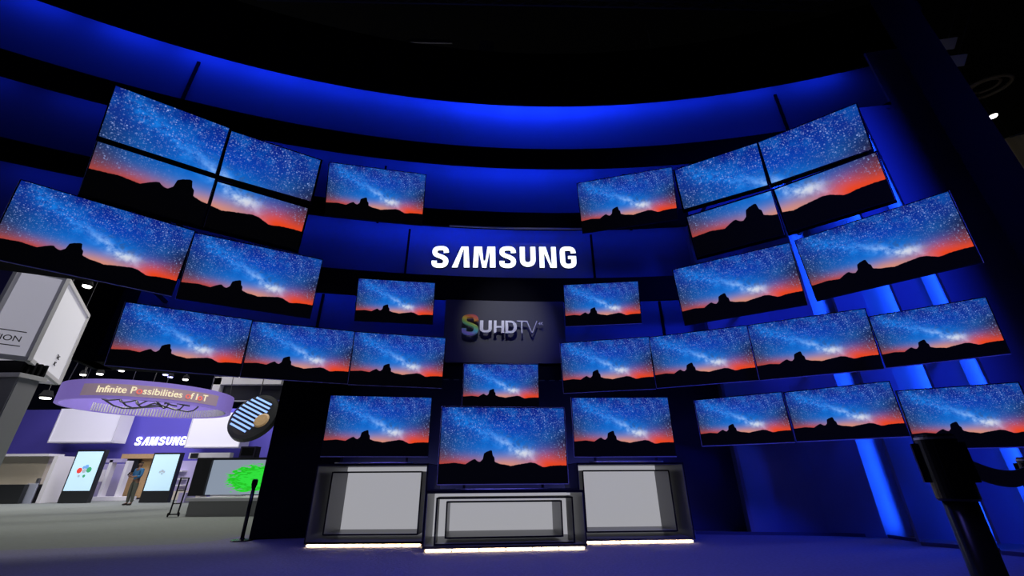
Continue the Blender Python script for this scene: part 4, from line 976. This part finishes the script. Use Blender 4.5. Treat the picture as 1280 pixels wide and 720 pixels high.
# ================================================================== PERSON
def person():
    fp = atz(160, 631.5, 0.0)
    t = bpy.data.objects.new('person', None); C.objects.link(t); t.location = fp; t.rotation_euler = (0, 0, R(-18))
    tag(t, 'person in a blue shirt and grey trousers standing with forearms raised beside the right kiosk', 'person')
    def skin(name, verts, edges, radii, mat, root=0, sub=2):
        me = bpy.data.meshes.new(name); me.from_pydata(verts, edges, []); o = bpy.data.objects.new(name, me); C.objects.link(o); o.parent = t
        o.modifiers.new('skin', 'SKIN'); sk = me.skin_vertices[0].data
        for i, r_ in enumerate(radii): sk[i].radius = r_ if isinstance(r_, tuple) else (r_, r_); sk[i].use_root = (i == root)
        s_ = o.modifiers.new('sub', 'SUBSURF'); s_.levels = sub; s_.render_levels = sub
        me.materials.append(mat); 
        for p in me.polygons: p.use_smooth = True
        return o
    ms = M('skin', (0.22, 0.12, 0.08), 0.6); mshirt = M('blue_shirt', (0.03, 0.16, 0.36), 0.8, bump=0.1, bscale=12); mtr = M('grey_trousers', (0.10, 0.11, 0.09), 0.85, bump=0.1, bscale=9); mh = M('dark_hair', (0.012, 0.010, 0.009), 0.7); msh = M('dark_shoe', (0.015, 0.012, 0.012), 0.5)
    # body (continuous): pelvis, spine, neck, head, arms, legs
    V = [(0, 0, 0.95), (0, 0, 1.15), (0, 0, 1.38), (0, -0.005, 1.50), (0, -0.02, 1.58), (0, -0.025, 1.67),
         (-0.10, 0, 0.90), (-0.12, -0.02, 0.50), (-0.13, 0.02, 0.09), (-0.13, -0.13, 0.035),
         (0.10, 0, 0.90), (0.12, -0.02, 0.50), (0.13, 0.02, 0.09), (0.14, -0.13, 0.035),
         (-0.19, 0, 1.41), (-0.25, -0.03, 1.14), (-0.08, -0.26, 1.20), (0.0, -0.31, 1.24),
         (0.19, 0, 1.41), (0.25, -0.03, 1.14), (0.10, -0.27, 1.12), (0.02, -0.32, 1.15)]
    E_ = [(0, 1), (1, 2), (2, 3), (3, 4), (4, 5), (0, 6), (6, 7), (7, 8), (8, 9), (0, 10), (10, 11), (11, 12), (12, 13), (2, 14), (14, 15), (15, 16), (16, 17), (2, 18), (18, 19), (19, 20), (20, 21)]
    Rr = [(0.14, 0.10), (0.12, 0.09), (0.14, 0.10), 0.05, 0.075, 0.075, 0.085, 0.055, 0.035, 0.03, 0.085, 0.055, 0.035, 0.03, 0.06, 0.042, 0.028, 0.03, 0.06, 0.042, 0.028, 0.03]
    skin('body', V, E_, Rr, ms)
    skin('shirt', [V[0], V[1], V[2], (0, 0, 1.47), V[14], V[15], (-0.17, -0.14, 1.17), V[18], V[19], (0.18, -0.15, 1.13)], [(0, 1), (1, 2), (2, 3), (2, 4), (4, 5), (5, 6), (2, 7), (7, 8), (8, 9)],
         [(0.165, 0.125), (0.145, 0.115), (0.165, 0.12), 0.07, 0.075, 0.058, 0.045, 0.075, 0.058, 0.045], mshirt)
    skin('trousers', [(0, 0, 0.98), (0, 0, 0.92), V[6], V[7], (-0.13, 0.01, 0.10), V[10], V[11], (0.13, 0.01, 0.10)], [(0, 1), (1, 2), (2, 3), (3, 4), (1, 5), (5, 6), (6, 7)],
         [(0.15, 0.115), (0.15, 0.12), 0.105, 0.078, 0.06, 0.105, 0.078, 0.06], mtr)
    skin('hair', [(0, 0.01, 1.66), (0, 0.015, 1.72)], [(0, 1)], [(0.083, 0.085), (0.075, 0.08)], mh)
    for s_ in (-1, 1):
        skin('shoe', [(s_*0.13, 0.04, 0.045), (s_*0.13, -0.06, 0.04), (s_*0.14, -0.16, 0.032)], [(0, 1), (1, 2)], [0.045, 0.045, 0.035], msh)
    # hands: palm, four fingers, thumb each, closed on a small phone
    for s_, (hx, hy, hz) in ((-1, (0.0, -0.33, 1.25)), (1, (0.03, -0.34, 1.16))):
        vv = [(hx-s_*-0.02, hy+0.03, hz), (hx, hy, hz)]; ee = [(0, 1)]; rr = [0.022, 0.028]
        for k in range(4):
            b0 = len(vv); ln = (0.85, 1.0, 0.95, 0.75)[k]
            vv += [(hx-0.006, hy-0.02, hz+0.03-0.02*k), (hx-0.02*s_*ln, hy-0.05*ln, hz+0.03-0.02*k), (hx-0.045*s_*ln, hy-0.045*ln, hz+0.03-0.02*k)]
            ee += [(1, b0), (b0, b0+1), (b0+1, b0+2)]; rr += [0.010, 0.009, 0.008]
        b0 = len(vv); vv += [(hx+0.01*s_, hy-0.005, hz+0.045), (hx-0.005*s_, hy-0.03, hz+0.06)]; ee += [(1, b0), (b0, b0+1)]; rr += [0.011, 0.010]
        skin('hand', vv, ee, rr, ms, root=1, sub=1)
    # face details
    f = MB(); f.lathe((0, -0.105, 1.63), [(0.012, -0.012), (0.016, 0.02)], 8, 'y'); f.build('nose', ms, t)
    for s_ in (-1, 1):
        MB().lathe((s_*0.032, -0.098, 1.655), [(0.006, -0.004), (0.010, 0.0)], 8, 'y').build('eye', mh, t)
        MB().lathe((s_*0.082, -0.02, 1.64), [(0.012, -0.01), (0.022, 0.0), (0.012, 0.01)], 10, 'x').build('ear', ms, t)
    MB().box(-0.022, 0.022, -0.101, -0.094, 1.593, 1.600).build('mouth', M('lips', (0.12, 0.04, 0.035), 0.6), t)
    ph = MB().box(-0.035, 0.035, -0.006, 0.006, -0.07, 0.07).build('phone', m_blackgloss)
    pw = fp+Matrix.Rotation(R(-18), 3, 'Z') @ Vector((0.0, -0.385, 1.24)); ph.location = pw; ph.rotation_euler = (R(-25), 0, R(-18))
    tag(ph, 'small dark phone held up by the person in the blue shirt', 'phone')
person()

# ================================================================== CEILING FIXTURES
def pendant(px, py, rho, r_, label, mat, size=1.0, grp=None):
    p = atr(px, py, rho); t = thing('ceiling_lamp', label, 'ceiling lamp', p, group=grp)
    MB().lathe((0, 0, 0), [(r_, 0), (r_*1.15, r_*0.3), (r_*0.7, r_*1.4)], 14).build('housing', m_black, t)
    MB().lathe((0, 0, -0.02), [(r_*0.8, -0.03), (r_*0.9, 0.015)], 14).build('lens', mat, t)
    MB().tube([(0, 0, r_*1.4), (0, 0, 17-p.z)], 0.012, 5).build('hanging_rod', m_truss, t)
    return t
spots_ = [(57, 497), (104, 468), (99, 484), (147, 461), (175, 459), (207, 468), (213, 471), (125, 467), (152, 463), (232, 474)]
ORD = ['leftmost', 'second', 'third', 'fourth', 'fifth', 'sixth', 'seventh', 'eighth', 'ninth', 'last']
spots_.sort()
for i, (x, y) in enumerate(spots_):
    pendant(x, y, 26+1.3*(i % 3), 0.13 if i else 0.2, '%s small hall lamp counted from the left along the dark strip above the purple ring' % ORD[i] if i else 'ceiling lamp glowing between the steel column and the purple ring', m_lampwhite if i not in (4, 7, 8) else m_lampblue, grp='small hall lamps above the purple ring')
pendant(109, 357.5, 20, 0.14, 'single small white lamp just under the large left television', m_lampwhite)
# violet LED ring light
rc2 = atr(122, 443, 22); t = thing('led_ring', 'ring of violet LED dots hanging left of the purple ring', 'ring light', rc2, (R(8), 0, 0))
MB().tube([(1.05*math.cos(2*math.pi*k/36), 1.05*math.sin(2*math.pi*k/36), 0) for k in range(37)], 0.05, 6).build('ring_tube', m_black, t)
for k in range(40):
    a = 2*math.pi*k/40; MB().box(-0.045, 0.045, -0.03, 0.03, -0.09, -0.05).build('led', m_lampblue, t, loc=(1.05*math.cos(a), 1.05*math.sin(a), 0), rot=(0, 0, a+math.pi/2))
MB().tube([(0, 0, 0), (0, 0, 17-rc2.z)], 0.012, 5).build('hanging_rod', m_truss, t)
for k in range(3):
    a = 2*math.pi*k/3; MB().tube([(1.05*math.cos(a), 1.05*math.sin(a), 0), (0, 0, 0.02)], 0.012, 5).build('spoke', m_truss, t)

# lighting truss crossing above the wall
def truss(a, b_, label, s=0.3):
    a = Vector(a); b_ = Vector(b_); t = thing('lighting_truss', label, 'truss', a); L = b_-a; n = int(L.length/0.8)
    side = L.normalized().cross(Vector((0, 0, 1))).normalized()*s/2; up = Vector((0, 0, s/2))
    cs = [side+up, -side+up, -side-up, side-up]
    for c in cs: MB().tube([c, L+c], 0.025, 8).build('chord', m_truss, t)
    lac = MB()
    for k in range(n):
        for q_ in range(4):
            p = L*(k/n)+cs[q_]; r_ = L*((k+1)/n)+cs[(q_+1) % 4]; lac.tube([p, r_], 0.012, 5)
    lac.build('lacing', m_truss, t)
    for f in (0.1, 0.9): MB().tube([L*f+Vector((0, 0, s/2)), L*f+Vector((0, 0, 17-a.z))], 0.012, 5).build('hanging_cable', m_truss, t)
    return t
truss((-7, 7.0, 13.2), (9, 7.4, 13.2), 'dark lighting truss crossing above the centre of the wall')
truss((-10, 16, 14.0), (-6, 28, 14.0), 'dark lighting truss high over the far hall')
m_cloth = M('pale_cloth', (0.35, 0.33, 0.36), 0.8, bump=0.1)
def hung_piece(x0, y0, x1, y1, Y, label, name='cloth_banner', cat='banner'):
    p = at(x0, y0, Y); q_ = at(x1, y1, Y); t = thing(name, label, cat, (p.x, Y, q_.z)); w_ = q_.x-p.x; h_ = p.z-q_.z
    MB().quadbox([(0, 0, 0), (w_, 0.05, 0), (w_, 0.09, 0), (0, 0.04, 0), (w_*.1, 0.3, h_), (w_*.9, 0.35, h_), (w_*.9, 0.39, h_), (w_*.1, 0.34, h_)]).build('sheet', m_cloth, t)
    MB().tube([(w_*.1, 0.32, h_), (w_*.9, 0.37, h_)], 0.02, 6).build('top_bar', m_truss, t)
    MB().tube([(w_*.5, 0.34, h_), (w_*.5, 0.34, 17-q_.z)], 0.012, 5).build('hanging_cable', m_truss, t)
hung_piece(598, 40, 618, 70, 9.5, 'pale hanging panel faintly visible in the dark above the centre')
hung_piece(505, 38, 565, 52, 9.6, 'long low hanging panel faintly visible in the dark above the centre')
hung_piece(648, 66, 690, 84, 9.4, 'dim brownish hanging panel faintly visible right of the pale one')
p = atr(463, 55, 11.5); spot('truss_glint', p+Vector((0, -2, -3)), p, 0.0, (1, 1, 1), 60)
pendant(465, 57, 12.0, 0.12, 'dim lamp hanging in the dark above the left of the wall', M('dim_lamp', (0.5, 0.5, 0.6), 0.5, emit=(0.3, 0.3, 0.5), estr=0.3))
pendant(817, 74, 12.0, 0.10, 'tiny dim lamp hanging in the dark above the right of the wall', M('dim_lamp_2', (0.4, 0.5, 0.7), 0.5, emit=(0.06, 0.12, 0.3), estr=0.6))
# right side hall behind the pillar
pendant(1241, 145, 24, 0.16, 'bright white hall lamp beyond the black pillar at the right edge', m_lampwhite)
m_duct = M('duct_metal', (0.30, 0.24, 0.18), 0.5, metal=0.3)
p = atr(1232, 110, 24); t = thing('ceiling_duct', 'round ceiling duct ring beyond the black pillar at the right', 'duct', p, (R(10), R(0), 0))
MB().tube([(0.75*math.cos(2*math.pi*k/30), 0.75*math.sin(2*math.pi*k/30), 0) for k in range(31)], 0.07, 8).build('outer_ring', m_duct, t)
MB().tube([(0.45*math.cos(2*math.pi*k/30), 0.45*math.sin(2*math.pi*k/30), 0.1) for k in range(31)], 0.05, 8).build('inner_ring', m_duct, t)
MB().tube([(0, 0.45, 0.1), (0, 0.75, 0), (0, 0.75, 17-p.z)], 0.012, 5).build('hanging_rod', m_truss, t)
for (x, y, lab) in ((1183, 55, 'upper small pale reflector seen beyond the pillar at the right'), (1195, 76, 'lower small pale reflector seen beyond the pillar at the right')):
    p = atr(x, y, 15); t = thing('reflector_panel', lab, 'reflector', p, (R(20), R(30), R(-40)))
    MB().box(-0.2, 0.2, 0, 0.03, -0.16, 0.16).build('plate', m_white, t, bevel=0.01)
    MB().tube([(0, 0.02, 0.16), (0, 0.02, 3)], 0.012, 5).build('hanging_rod', m_truss, t)
# beige hall wall that shows at the right edge
p = atr(1277, 192, 26)
t = thing('draped_screen', 'beige lit drape showing at the right edge beyond the pillar', 'drape', (p.x, p.y, p.z-1.2), (0, 0, R(-55)))
b = MB()
for k in range(21):
    x = -0.9+3.8*k/20; y = 0.08*math.sin(k*1.3); b.v += [(x, y, 0), (x, y, 2.2-0.9*abs(x)/2)]
for k in range(20): b.f.append([2*k, 2*k+2, 2*k+3, 2*k+1])
o = b.build('cloth', M('beige_drape', (0.5, 0.42, 0.28), 0.8, bump=0.1), t); md = o.modifiers.new('thick', 'SOLIDIFY'); md.thickness = 0.02
MB().tube([(-0.9, 0, 2.2), (2.9, 0, 1.9)], 0.03, 6).build('rail', m_truss, t)
MB().tube([(0, 0, 2.1), (0, 0, 9)], 0.012, 5).build('hanging_cable', m_truss, t)
area('hall_lamp', (26, 14, 14), (24, 16, 8), 2, 2, 300, (1.0, 0.85, 0.6), 150)
